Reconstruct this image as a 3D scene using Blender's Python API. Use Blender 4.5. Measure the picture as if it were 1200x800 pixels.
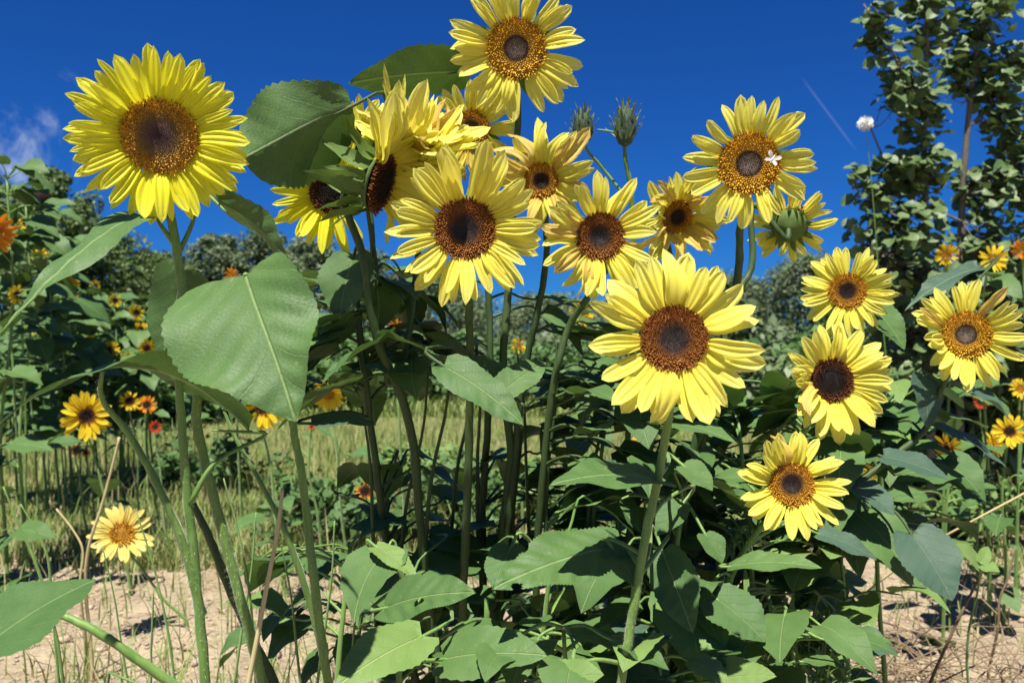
import bpy, math, random
import numpy as np
from mathutils import Vector, Matrix
random.seed(7); RNG = np.random.default_rng(7)
R = math.radians
for o in list(bpy.data.objects): bpy.data.objects.remove(o)
scene = bpy.context.scene
COL = scene.collection

# ------------------------------------------------------------------ camera
CH = 0.75                    # camera height above the soil (m)
FPX = 1000.0                 # focal length in photograph pixels (1200 wide)
cam_d = bpy.data.cameras.new('camera'); cam = bpy.data.objects.new('camera', cam_d); COL.objects.link(cam)
cam.location = (0, 0, CH); cam.rotation_euler = (R(90), 0, 0)
cam_d.sensor_width = 36; cam_d.lens = 36 * FPX / 1200
cam_d.clip_start = 0.02; cam_d.clip_end = 2000
cam_d.dof.use_dof = True; cam_d.dof.focus_distance = 0.82; cam_d.dof.aperture_fstop = 11
scene.camera = cam
def P(px, py, d):            # photograph pixel + distance -> point of the place
    return Vector(((px - 600) / FPX * d, d, CH + (400 - py) / FPX * d))

# ------------------------------------------------------------------ world, sun, exposure
SUN_EL, SUN_AZ = R(67), R(194)      # azimuth clockwise from +Y: behind the camera, a little to the left
w = bpy.data.worlds.new('World'); scene.world = w; w.use_nodes = True
nt = w.node_tree; nt.nodes.clear()
def N(nt, typ, **kw):
    n = nt.nodes.new(typ)
    for k, v in kw.items():
        if k.startswith('_'): setattr(n, k[1:], v)
        else:
            key = k.replace('__', ' ')
            if key.startswith('i') and key[1:].isdigit(): key = int(key[1:])
            s = n.inputs[key]
            if isinstance(v, bpy.types.NodeSocket): nt.links.new(v, s)
            else: s.default_value = v
    return n
def MATH(nt, op, a, b=None, c=None, clamp=False):
    n = nt.nodes.new('ShaderNodeMath'); n.operation = op; n.use_clamp = clamp
    for i, v in enumerate((a, b, c)):
        if v is None: continue
        if isinstance(v, bpy.types.NodeSocket): nt.links.new(v, n.inputs[i])
        else: n.inputs[i].default_value = v
    return n.outputs[0]
def MIX(nt, f, a, b, mode='MIX'):
    n = nt.nodes.new('ShaderNodeMix'); n.data_type = 'RGBA'; n.blend_type = mode
    for i, v in ((0, f), (6, a), (7, b)):
        if isinstance(v, bpy.types.NodeSocket): nt.links.new(v, n.inputs[i])
        else: n.inputs[i].default_value = (*v, 1) if isinstance(v, tuple) and len(v) == 3 else v
    return n.outputs[2]
def SS(nt, v, a, b, lo=0., hi=1.):
    n = nt.nodes.new('ShaderNodeMapRange'); n.interpolation_type = 'SMOOTHSTEP'
    for i, x in enumerate((v, a, b, lo, hi)):
        if isinstance(x, bpy.types.NodeSocket): nt.links.new(x, n.inputs[i])
        else: n.inputs[i].default_value = x
    return n.outputs[0]
sky = N(nt, 'ShaderNodeTexSky', _sky_type='NISHITA', _sun_disc=False, _sun_elevation=SUN_EL, _sun_rotation=SUN_AZ,
        _altitude=900, _air_density=1.0, _dust_density=0.15, _ozone_density=3.5)
deep = MIX(nt, 1.0, sky.outputs[0], (0.08, 0.37, 0.90), 'MULTIPLY')      # polarised, deep summer blue
tc = N(nt, 'ShaderNodeTexCoord'); dirv = tc.outputs['Generated']
def dirmask(px, py, a, b):
    v = Vector(((px - 600) / FPX, 1, (400 - py) / FPX)).normalized()
    dt = N(nt, 'ShaderNodeVectorMath', _operation='DOT_PRODUCT', i0=dirv, i1=tuple(v)).outputs['Value']
    return SS(nt, dt, math.cos(R(b)), math.cos(R(a)))
cn = N(nt, 'ShaderNodeTexNoise', Vector=dirv, Scale=9.0, Detail=7.0, Roughness=0.62, Distortion=0.5)
wisp = SS(nt, cn.outputs[0], 0.52, 0.76)
m1 = MATH(nt, 'MAXIMUM', dirmask(20, 165, 0.3, 4.2), MATH(nt, 'MULTIPLY', dirmask(20, 75, 0.3, 4.0), 0.8))
wispm = MATH(nt, 'MULTIPLY', MATH(nt, 'MULTIPLY', wisp, m1), 0.85)
skyc = MIX(nt, wispm, deep, (8.0, 9.0, 10.2))
# a thin contrail
va = Vector(((940 - 600) / FPX, 1, (400 - 92) / FPX)).normalized(); vb = Vector(((1003 - 600) / FPX, 1, (400 - 176) / FPX)).normalized()
nn = va.cross(vb).normalized(); mid = (va + vb).normalized()
dn = N(nt, 'ShaderNodeVectorMath', _operation='DOT_PRODUCT', i0=dirv, i1=tuple(nn)).outputs['Value']
dm = N(nt, 'ShaderNodeVectorMath', _operation='DOT_PRODUCT', i0=dirv, i1=tuple(mid)).outputs['Value']
ln = MATH(nt, 'MULTIPLY', SS(nt, MATH(nt, 'ABSOLUTE', dn), 0.0, 0.0016, 1, 0), SS(nt, dm, math.cos(R(3.0)), math.cos(R(1.2))))
skyc = MIX(nt, MATH(nt, 'MULTIPLY', ln, 0.10), skyc, (8.0, 9.0, 10.2))
bg = N(nt, 'ShaderNodeBackground', Color=skyc, Strength=0.05)
N(nt, 'ShaderNodeOutputWorld', Surface=bg.outputs[0])
sd = bpy.data.lights.new('sun', 'SUN'); sun = bpy.data.objects.new('sun', sd); COL.objects.link(sun)
sd.energy = 5.0; sd.angle = R(0.53); sd.color = (1.0, 0.955, 0.88)
SUNV = Vector((math.sin(SUN_AZ) * math.cos(SUN_EL), math.cos(SUN_AZ) * math.cos(SUN_EL), math.sin(SUN_EL)))
sun.rotation_euler = SUNV.to_track_quat('Z', 'Y').to_euler()
sun.location = (0, -3, 6)
vs = scene.view_settings; vs.view_transform = 'Standard'; vs.look = 'None'; vs.gamma = 1; vs.use_curve_mapping = False
vs.exposure = 1.0
scene.render.engine = 'CYCLES'

# ------------------------------------------------------------------ mesh helpers
def mesh(name, V, F, mats=(), uv=None, smooth=True, mi=None):
    V = np.asarray(V, dtype=np.float32)
    me = bpy.data.meshes.new(name)
    if isinstance(F, np.ndarray):
        n, k = F.shape
        me.vertices.add(len(V)); me.vertices.foreach_set('co', V.ravel())
        me.loops.add(n * k); me.loops.foreach_set('vertex_index', F.astype(np.int32).ravel())
        me.polygons.add(n); me.polygons.foreach_set('loop_start', np.arange(0, n * k, k, dtype=np.int32))
        me.update(calc_edges=True)
    else:
        me.from_pydata([tuple(map(float, v)) for v in V], [], F)
    if uv is not None:
        lay = me.uv_layers.new(name='UVMap')
        vi = np.empty(len(me.loops), dtype=np.int32); me.loops.foreach_get('vertex_index', vi)
        lay.data.foreach_set('uv', np.asarray(uv, dtype=np.float32)[vi].ravel())
    for m in mats: me.materials.append(m)
    if mi is not None: me.polygons.foreach_set('material_index', np.asarray(mi, dtype=np.int32))
    if smooth: me.polygons.foreach_set('use_smooth', np.ones(len(me.polygons), dtype=bool))
    me.update()
    return me
WORLD = {}
def obj(name, me, parent=None, M=None, kind=None):
    o = bpy.data.objects.new(name, me); COL.objects.link(o)
    M = Matrix.Identity(4) if M is None else M
    WORLD[o.name] = M
    if parent is not None:
        o.parent = parent
        o.matrix_basis = WORLD[parent.name].inverted() @ M
    else: o.matrix_basis = M
    if kind: o['kind'] = kind
    return o
def empty(name, loc, label, cat, group=None):
    o = obj(name, None, None, Matrix.Translation(loc)); tag(o, label, cat, group); return o
def tag(o, label, cat=None, group=None, kind=None):
    if label: o['label'] = label
    if cat: o['category'] = cat
    if group: o['group'] = group
    if kind: o['kind'] = kind
    return o
def frame(pos, y, z, sc=1.0):            # matrix with given Y axis and approximate Z axis
    y = Vector(y).normalized(); z = Vector(z); z = z - z.dot(y) * y
    if z.length < 1e-4: z = Vector((0.3, 0.5, 0.8)) - Vector((0.3, 0.5, 0.8)).dot(y) * y
    z.normalize(); x = y.cross(z)
    M = Matrix((( x.x, y.x, z.x, pos[0]), (x.y, y.y, z.y, pos[1]), (x.z, y.z, z.z, pos[2]), (0, 0, 0, 1)))
    return M @ Matrix.Scale(sc, 4) if sc != 1.0 else M
def smooth_path(pts, seg=6):             # Catmull-Rom through (point, radius)
    p = [Vector(a) for a, _ in pts]; r = [b for _, b in pts]
    n = len(p); tk = [0.0]
    for i in range(n - 1): tk.append(tk[-1] + max((p[i + 1] - p[i]).length, 1e-6))
    def tan(i):
        if i == 0: return (p[1] - p[0]) / (tk[1] - tk[0])
        if i == n - 1: return (p[-1] - p[-2]) / (tk[-1] - tk[-2])
        a = (p[i] - p[i - 1]) / (tk[i] - tk[i - 1]); b = (p[i + 1] - p[i]) / (tk[i + 1] - tk[i]); wa = tk[i + 1] - tk[i]; wb = tk[i] - tk[i - 1]
        return (a * wa + b * wb) / (wa + wb)
    out = []
    for i in range(n - 1):
        h = tk[i + 1] - tk[i]; m0, m1 = tan(i) * h, tan(i + 1) * h
        for k in range(seg):
            t = k / seg; t2 = t * t; t3 = t2 * t
            q = p[i] * (2 * t3 - 3 * t2 + 1) + m0 * (t3 - 2 * t2 + t) + p[i + 1] * (3 * t2 - 2 * t3) + m1 * (t3 - t2)
            out.append((q, r[i] * (1 - t) + r[i + 1] * t))
    out.append((p[-1], r[-1]))
    return out
class Tubes:
    def __init__(s): s.V = []; s.F = []; s.UV = []
    def add(s, path, n=8, closed=True):
        base = len(s.V); L = 0
        up = Vector((0.31, 0.77, 0.2))
        for i, (q, r) in enumerate(path):
            a = path[max(i - 1, 0)][0]; b = path[min(i + 1, len(path) - 1)][0]
            t = (b - a)
            t = t.normalized() if t.length > 1e-9 else Vector((0, 0, 1))
            x = (up - up.dot(t) * t).normalized(); y = t.cross(x)
            if i: L += (q - path[i - 1][0]).length
            for k in range(n):
                an = 2 * math.pi * k / n
                s.V.append(q + (x * math.cos(an) + y * math.sin(an)) * r); s.UV.append((k / n, L * 10))
        m = len(path)
        for i in range(m - 1):
            for k in range(n):
                k2 = (k + 1) % n
                s.F.append((base + i * n + k, base + i * n + k2, base + (i + 1) * n + k2, base + (i + 1) * n + k))
        s.F.append(tuple(base + (m - 1) * n + k for k in range(n)))
        s.F.append(tuple(base + n - 1 - k for k in range(n)))
    def build(s, name, mats): return mesh(name, s.V, s.F, mats, s.UV)

# ------------------------------------------------------------------ materials
def newmat(name):
    m = bpy.data.materials.new(name); m.use_nodes = True; m.node_tree.nodes.clear(); return m, m.node_tree
def rnd(nt):                              # a random number for each object and each loose piece
    oi = N(nt, 'ShaderNodeObjectInfo').outputs['Random']; ge = N(nt, 'ShaderNodeNewGeometry').outputs['Random Per Island']
    return MATH(nt, 'FRACT', MATH(nt, 'ADD', oi, ge))
def finish(nt, col, rough=0.5, spec=0.4, trans=0.0, tcol=None, normal=None, sheen=0.0):
    p = N(nt, 'ShaderNodeBsdfPrincipled', Roughness=rough)
    if isinstance(col, bpy.types.NodeSocket): nt.links.new(col, p.inputs['Base Color'])
    else: p.inputs['Base Color'].default_value = (*col, 1)
    p.inputs['Specular IOR Level'].default_value = spec
    if sheen: p.inputs['Sheen Weight'].default_value = sheen; p.inputs['Sheen Roughness'].default_value = 0.4
    if normal: nt.links.new(normal, p.inputs['Normal'])
    out = p.outputs[0]
    if trans:
        t = N(nt, 'ShaderNodeBsdfTranslucent')
        c = tcol if tcol is not None else col
        if isinstance(c, bpy.types.NodeSocket): nt.links.new(c, t.inputs[0])
        else: t.inputs[0].default_value = (*c, 1)
        if normal: nt.links.new(normal, t.inputs['Normal'])
        out = N(nt, 'ShaderNodeMixShader', i0=trans, i1=out, i2=t.outputs[0]).outputs[0]
    N(nt, 'ShaderNodeOutputMaterial', Surface=out)
def leaf_mat(name, c1, c2, vein, rough=0.54, trans=0.16, tcol=(0.12, 0.24, 0.02), spec=0.30, veins=True, spots=0.25, vs_=1.0):
    m, nt = newmat(name); r = rnd(nt)
    uv = N(nt, 'ShaderNodeUVMap').outputs[0]; sp = N(nt, 'ShaderNodeSeparateXYZ', i0=uv)
    tco = N(nt, 'ShaderNodeTexCoord').outputs['Object']
    n1 = N(nt, 'ShaderNodeTexNoise', Vector=uv, Scale=4.0, Detail=4.0, Roughness=0.6)
    n2 = N(nt, 'ShaderNodeTexNoise', Vector=uv, Scale=60.0, Detail=3.0, Roughness=0.6)
    f = MATH(nt, 'ADD', MATH(nt, 'MULTIPLY', r, 0.65), MATH(nt, 'MULTIPLY', SS(nt, n1.outputs[0], 0.3, 0.7), 0.35))
    col = MIX(nt, f, c1, c2)
    col = MIX(nt, MATH(nt, 'MULTIPLY', SS(nt, n2.outputs[0], 0.45, 0.8), 0.16), col, vein)
    h = MATH(nt, 'MULTIPLY', n2.outputs[0], 0.25)
    if veins:
        ax = MATH(nt, 'ABSOLUTE', MATH(nt, 'SUBTRACT', sp.outputs[0], 0.5)); v = sp.outputs[1]
        wob = MATH(nt, 'MULTIPLY', MATH(nt, 'SUBTRACT', n1.outputs[0], 0.5), 0.10)
        midr = SS(nt, ax, 0.003, 0.013, 1, 0)
        p = MATH(nt, 'ADD', MATH(nt, 'SUBTRACT', v, MATH(nt, 'MULTIPLY', MATH(nt, 'POWER', ax, 0.72), 0.85)), wob)
        pp = MATH(nt, 'PINGPONG', MATH(nt, 'ADD', p, 2.0), 0.105)
        side = SS(nt, pp, 0.0005, 0.0052, 1, 0)
        q = MATH(nt, 'ADD', MATH(nt, 'ADD', v, MATH(nt, 'MULTIPLY', ax, 1.1)), MATH(nt, 'MULTIPLY', wob, 2.0))
        fine = SS(nt, MATH(nt, 'PINGPONG', MATH(nt, 'ADD', q, 2.0), 0.022), 0.0, 0.004, 1, 0)
        vn = MATH(nt, 'MAXIMUM', midr, MATH(nt, 'MULTIPLY', side, 0.46))
        col = MIX(nt, MATH(nt, 'MULTIPLY', vn, 0.75 * vs_), col, vein)
        h = MATH(nt, 'SUBTRACT', MATH(nt, 'SUBTRACT', h, MATH(nt, 'ADD', MATH(nt, 'MULTIPLY', midr, 0.6), MATH(nt, 'MULTIPLY', side, 0.16))), MATH(nt, 'MULTIPLY', fine, 0.05))
        # sparse pale scars and brown specks
        n3 = N(nt, 'ShaderNodeTexNoise', Vector=tco, Scale=140.0, Detail=1.0)
        col = MIX(nt, MATH(nt, 'MULTIPLY', SS(nt, n3.outputs[0], 0.74, 0.79), spots), col, (0.30, 0.29, 0.10))
    b = N(nt, 'ShaderNodeBump', Strength=0.75, Distance=0.0022, Height=h)
    bf = N(nt, 'ShaderNodeNewGeometry').outputs['Backfacing']
    tc_ = MIX(nt, 0.5, col, tcol)
    finish(nt, col, rough, spec, trans, tc_, b.outputs[0], 0.04)
    return m
def petal_mat(name, c_base, c_mid, c_tip, trans=0.42):
    m, nt = newmat(name); r = rnd(nt)
    uv = N(nt, 'ShaderNodeUVMap').outputs[0]; sp = N(nt, 'ShaderNodeSeparateXYZ', i0=uv)
    mp = N(nt, 'ShaderNodeMapping', Vector=uv); mp.inputs['Scale'].default_value = (26, 1.6, 1)
    off = N(nt, 'ShaderNodeVectorMath', _operation='ADD', i0=mp.outputs[0]); cmb = N(nt, 'ShaderNodeCombineXYZ', X=MATH(nt, 'MULTIPLY', r, 37.0), Y=r)
    nt.links.new(cmb.outputs[0], off.inputs[1])
    st = N(nt, 'ShaderNodeTexNoise', Vector=off.outputs[0], Scale=1.0, Detail=4.0, Roughness=0.6)
    col = MIX(nt, SS(nt, sp.outputs[1], 0.0, 0.35), c_base, c_mid)
    col = MIX(nt, SS(nt, sp.outputs[1], 0.45, 1.0), col, c_tip)
    col = MIX(nt, MATH(nt, 'MULTIPLY', SS(nt, st.outputs[0], 0.50, 0.68), 0.5), col, c_base)
    col = MIX(nt, MATH(nt, 'MULTIPLY', r, 0.22), col, c_base)
    n3 = N(nt, 'ShaderNodeTexNoise', Vector=off.outputs[0], Scale=0.35, Detail=2.0)
    edge = MATH(nt, 'MULTIPLY', SS(nt, sp.outputs[1], 0.955, 1.0), SS(nt, MATH(nt, 'FRACT', MATH(nt, 'MULTIPLY', r, 7.3)), 0.80, 0.95))
    col = MIX(nt, MATH(nt, 'MULTIPLY', edge, 0.6), col, (0.26, 0.13, 0.03))
    b = N(nt, 'ShaderNodeBump', Strength=0.6, Distance=0.0012, Height=st.outputs[0])
    finish(nt, col, 0.5, 0.22, trans, col, b.outputs[0], 0.05)
    return m
def floret_mat(name, ramp, tip, tipf=0.6, rough=0.6):
    m, nt = newmat(name); r = rnd(nt)
    uv = N(nt, 'ShaderNodeUVMap').outputs[0]; sp = N(nt, 'ShaderNodeSeparateXYZ', i0=uv)
    cr = N(nt, 'ShaderNodeValToRGB', Fac=sp.outputs[0]); e = cr.color_ramp
    while len(e.elements) > 1: e.elements.remove(e.elements[-1])
    for i, (p, c) in enumerate(ramp):
        if i == 0: el = e.elements[0]; el.position = p
        else: el = e.elements.new(p)
        el.color = (*c, 1)
    lo, hi = tip[1], tip[2]
    zone = SS(nt, sp.outputs[0], lo, hi)
    f = MATH(nt, 'MULTIPLY', MATH(nt, 'MULTIPLY', SS(nt, sp.outputs[1], 0.35, 0.95), zone), tipf)
    col = MIX(nt, f, cr.outputs[0], tip[0])
    col = MIX(nt, SS(nt, sp.outputs[1], 1.5, 1.9), col, (0.018, 0.008, 0.006))     # dark anther tubes (height coded above 1)
    hs = N(nt, 'ShaderNodeHueSaturation', Color=col, Value=MATH(nt, 'ADD', 0.75, MATH(nt, 'MULTIPLY', r, 0.5)))
    finish(nt, hs.outputs[0], rough, 0.25, 0.0)
    return m
def simple_mat(name, c1, c2, scale=20.0, rough=0.7, spec=0.3, trans=0.0, stretch=(1, 1, 1), bump=0.3, dist=0.002, sheen=0., coord='Object'):
    m, nt = newmat(name); r = rnd(nt)
    t = N(nt, 'ShaderNodeTexCoord').outputs[coord]
    mp = N(nt, 'ShaderNodeMapping', Vector=t); mp.inputs['Scale'].default_value = stretch
    n = N(nt, 'ShaderNodeTexNoise', Vector=mp.outputs[0], Scale=scale, Detail=5.0, Roughness=0.65)
    f = MATH(nt, 'ADD', MATH(nt, 'MULTIPLY', SS(nt, n.outputs[0], 0.3, 0.7), 0.6), MATH(nt, 'MULTIPLY', r, 0.4))
    col = MIX(nt, f, c1, c2)
    b = N(nt, 'ShaderNodeBump', Strength=bump, Distance=dist, Height=n.outputs[0])
    finish(nt, col, rough, spec, trans, None, b.outputs[0], sheen)
    return m
LEAF = leaf_mat('leaf_green', (0.046, 0.108, 0.026), (0.092, 0.168, 0.046), (0.20, 0.29, 0.10))
LEAFL = leaf_mat('leaf_light_green', (0.120, 0.215, 0.045), (0.155, 0.240, 0.065), (0.30, 0.38, 0.15))
LEAFB = leaf_mat('leaf_blue_green', (0.045, 0.090, 0.058), (0.060, 0.110, 0.068), (0.15, 0.22, 0.13))
SHRUB = leaf_mat('shrub_leaf', (0.050, 0.108, 0.030), (0.155, 0.215, 0.072), (0.26, 0.30, 0.14), rough=0.42, spec=0.45)
FARL = leaf_mat('far_leaf', (0.050, 0.095, 0.022), (0.115, 0.165, 0.045), (0.12, 0.16, 0.06), veins=False)
FARG = leaf_mat('far_grey_leaf', (0.075, 0.115, 0.050), (0.145, 0.185, 0.090), (0.12, 0.16, 0.10), veins=False)
BRACT = leaf_mat('bract_green', (0.090, 0.165, 0.032), (0.140, 0.225, 0.050), (0.28, 0.36, 0.13), veins=False, trans=0.25)
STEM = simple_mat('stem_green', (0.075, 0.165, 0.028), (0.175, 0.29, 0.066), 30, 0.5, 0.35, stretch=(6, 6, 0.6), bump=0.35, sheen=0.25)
STEM_SHADED = simple_mat('stem_shaded', (0.026, 0.054, 0.016), (0.066, 0.104, 0.034), 30, 0.55, 0.3, stretch=(6, 6, 0.6), bump=0.35)  # darker copy of the stem green, the clump's shade put into the colour
HAIR = simple_mat('stem_hair', (0.55, 0.60, 0.38), (0.7, 0.72, 0.5), 10, 0.5, trans=0.4)
STRAW = simple_mat('straw', (0.40, 0.33, 0.15), (0.60, 0.51, 0.28), 25, 0.7, stretch=(5, 5, 0.6))
TWIG = simple_mat('twig', (0.13, 0.085, 0.05), (0.30, 0.22, 0.13), 40, 0.8, stretch=(4, 4, 1))
BARK = simple_mat('bark', (0.075, 0.066, 0.048), (0.18, 0.16, 0.12), 30, 0.85, stretch=(3, 3, 0.7), bump=0.7, dist=0.004)
WHITE = simple_mat('white_wing', (0.80, 0.80, 0.74), (0.86, 0.86, 0.82), 60, 0.6, trans=0.2)
DRY = leaf_mat('dry_leaf', (0.10, 0.07, 0.035), (0.26, 0.19, 0.11), (0.30, 0.24, 0.14), veins=False)
PET = {
 'lemon': petal_mat('petal_lemon', (0.80, 0.72, 0.018), (0.85, 0.82, 0.035), (0.86, 0.84, 0.08)),
 'yellow': petal_mat('petal_yellow', (0.80, 0.66, 0.055), (0.85, 0.79, 0.12), (0.86, 0.82, 0.20)),
 'gold': petal_mat('petal_gold', (0.76, 0.44, 0.012), (0.84, 0.62, 0.022), (0.86, 0.68, 0.045)),
 'wilt': petal_mat('petal_wilted', (0.62, 0.42, 0.07), (0.72, 0.56, 0.12), (0.66, 0.48, 0.13)),
 'cream': petal_mat('petal_cream', (0.82, 0.62, 0.09), (0.86, 0.72, 0.20), (0.87, 0.76, 0.28)),
 'orange': petal_mat('petal_orange', (0.70, 0.16, 0.008), (0.82, 0.30, 0.012), (0.84, 0.38, 0.02)),
 'red': petal_mat('petal_red', (0.45, 0.03, 0.01), (0.58, 0.06, 0.015), (0.62, 0.12, 0.03)),
}
FLO = {
 'purple': floret_mat('florets_purple', [(0, (0.040, 0.020, 0.024)), (0.22, (0.075, 0.036, 0.034)), (0.5, (0.13, 0.075, 0.025)), (0.66, (0.40, 0.20, 0.022)), (0.85, (0.62, 0.32, 0.018)), (1, (0.70, 0.40, 0.02))], ((0.58, 0.36, 0.05), 0.25, 0.6), 0.6),
 'brown': floret_mat('florets_brown', [(0, (0.026, 0.020, 0.018)), (0.35, (0.028, 0.016, 0.011)), (0.5, (0.10, 0.035, 0.010)), (0.7, (0.22, 0.075, 0.012)), (1, (0.16, 0.050, 0.010))], ((0.42, 0.17, 0.024), 0.38, 0.62), 0.65),
 'amber': floret_mat('florets_amber', [(0, (0.17, 0.135, 0.105)), (0.28, (0.13, 0.09, 0.065)), (0.40, (0.030, 0.014, 0.006)), (0.48, (0.35, 0.16, 0.012)), (0.75, (0.50, 0.26, 0.015)), (1, (0.36, 0.15, 0.010))], ((0.70, 0.44, 0.03), 0.40, 0.5), 0.75),
 'dark': floret_mat('florets_dark', [(0, (0.008, 0.005, 0.004)), (0.5, (0.016, 0.008, 0.005)), (0.75, (0.07, 0.022, 0.008)), (1, (0.13, 0.042, 0.010))], ((0.24, 0.085, 0.012), 0.55, 0.9), 0.7),
 'honey': floret_mat('florets_honey', [(0, (0.012, 0.006, 0.004)), (0.40, (0.022, 0.009, 0.005)), (0.52, (0.20, 0.08, 0.010)), (0.8, (0.44, 0.19, 0.012)), (1, (0.30, 0.11, 0.010))], ((0.66, 0.38, 0.03), 0.45, 0.6), 0.75),
 'gold': floret_mat('florets_gold', [(0, (0.30, 0.13, 0.01)), (0.6, (0.45, 0.22, 0.012)), (1, (0.35, 0.14, 0.01))], ((0.66, 0.38, 0.03), 0.2, 0.6), 0.75),
}

# ------------------------------------------------------------------ leaves and petals
def blade(name, mats, L=1.0, W=0.8, a=0.5, b=0.9, bow=0.08, fold=0.12, wave=0.03, lobe=0.12, nt=16, ns=8, seed=0, serr=0.03,
          side=0.0, twist=0.0, droop=0.0, pucker=0.011, groove=0.0, notch=0.0, holes=(), curl=0.0, wf=2.0, asym=0.0):
    r = random.Random(seed)
    t = np.linspace(0, 1, nt + 1)[:, None]; s = np.linspace(-1, 1, ns + 1)[None, :]
    wn = (a / (a + b)) ** a * (b / (a + b)) ** b
    wd = W / 2 * np.clip(t, 1e-6, 1) ** a * np.clip(1 - t, 0, 1) ** b / wn
    wd[-1] = 0; wd[0] = 0
    teeth = 1 + serr * (np.arange(nt + 1) % 2 * 2 - 1)[:, None] * (np.abs(s) > 0.95)
    jl = 1 + 0.05 * np.sin(t * 9 + r.random() * 6) * (s < 0) + 0.05 * np.sin(t * 8 + r.random() * 6) * (s > 0)
    x0 = s * wd * teeth * jl * (1 + asym * np.sign(s))
    y0 = t * L - 2.3 * lobe * L * np.abs(x0) / (W / 2) * (1 - t) ** 5 - notch * L * np.cos(s * 9) * t ** 8 * 0.04
    ph1, ph2 = r.random() * 6.28, r.random() * 6.28
    z = (bow * L * 4 * t * (1 - t) + fold * np.abs(x0)
         + wave * L * s ** 2 * np.where(s < 0, np.sin(wf * 6.28 * t + ph1), np.sin(wf * 6.28 * t + ph2)) * np.minimum(1, 4 * (1 - t))
         - droop * L * t ** 2 - curl * x0 ** 2 / (W / 2)
         + pucker * L * np.sin(6.28 * (y0 / L - 0.95 * np.abs(x0) / L) / 0.17) * np.abs(s) * (1 - np.abs(s)) * 3
         + groove * W * (np.cos(s * 3.14 * 2.5) - 1) * 0.5 * (wd / (W / 2)))
    x = x0 + side * L * 4 * t * (1 - t)
    if twist:
        c, sn = np.cos(twist * t), np.sin(twist * t); x, z = x * c - z * sn, x * sn + z * c
    y = y0 + 0 * s
    V = np.stack([x + 0 * y, y, z + 0 * y], -1).reshape(-1, 3)
    UV = np.stack([x0 / L + 0.5 + 0 * y, y0 / L + 0 * x0], -1).reshape(-1, 2)
    n1 = ns + 1
    i = np.arange(nt)[:, None] * n1 + np.arange(ns)[None, :]
    F = np.stack([i, i + 1, i + n1 + 1, i + n1], -1).reshape(-1, 4)
    if holes:
        cen = V[F].mean(1); keep = np.ones(len(F), bool)
        for hx, hy, hr in holes: keep &= ((cen[:, 0] / L - hx) ** 2 + (cen[:, 1] / L - hy) ** 2) > hr * hr
        F = F[keep]
    return mesh(name, V, F, mats, UV)
LEAFV = {k: [blade('leaf', [m], 1, random.uniform(0.58, 0.82), random.uniform(.45, .62), random.uniform(.85, 1.15), random.uniform(.02, .14), random.uniform(.05, .3),
                   random.uniform(.015, .05), random.uniform(.02, .16), 12, 6, 100 + i, 0.03, random.uniform(-.06, .06), random.uniform(-.4, .4), random.uniform(0, .18)) for i in range(9)]
         for k, m in (('g', LEAF), ('l', LEAFL), ('b', LEAFB))}
SHRUBV = [blade('leaf', [SHRUB], 1, random.uniform(0.65, 0.95), .5, .7, random.uniform(-.05, .12), random.uniform(.05, .3), .03, .05, 6, 4, 200 + i, 0.03, 0, random.uniform(-.4, .4), random.uniform(0, .2)) for i in range(6)]
def petal_set(kind, n, seed, curl=0.):
    r = random.Random(seed); out = []
    for i in range(n):
        out.append(blade('petal', [PET[kind]], 1, r.uniform(.25, .36) * (.84 if kind == 'lemon' else 1), r.uniform(.42, .6), r.uniform(.38, .6), r.uniform(-.03, .09) + curl * .1, r.uniform(-.05, .4),
                         0.012 + curl * .05, 0.0, 11, 10, seed * 50 + i, 0.0, r.uniform(-.05, .05), r.uniform(-.35, .35) * (1 + 3 * curl), r.uniform(-.02, .16) + curl * r.uniform(-.5, .6),
                         0.0, r.uniform(.10, .24), r.choice((0, 1, 1)), wf=1.3))
    return out
PETV = {k: petal_set(k, 10, 31 + i) for i, k in enumerate(PET)}
PETV['wilt'] = petal_set('wilt', 10, 77, 1.0)
PETV['yellowcurl'] = petal_set('yellow', 8, 78, 0.55)
BRACTV = [blade('bract', [BRACT], 1, random.uniform(.34, .46), .35, 1.05, random.uniform(-.1, .0), .2, .03, 0.0, 9, 4, 300 + i, 0, random.uniform(-.05, .05), random.uniform(-.3, .3), random.uniform(-.1, .35)) for i in range(6)]

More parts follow.
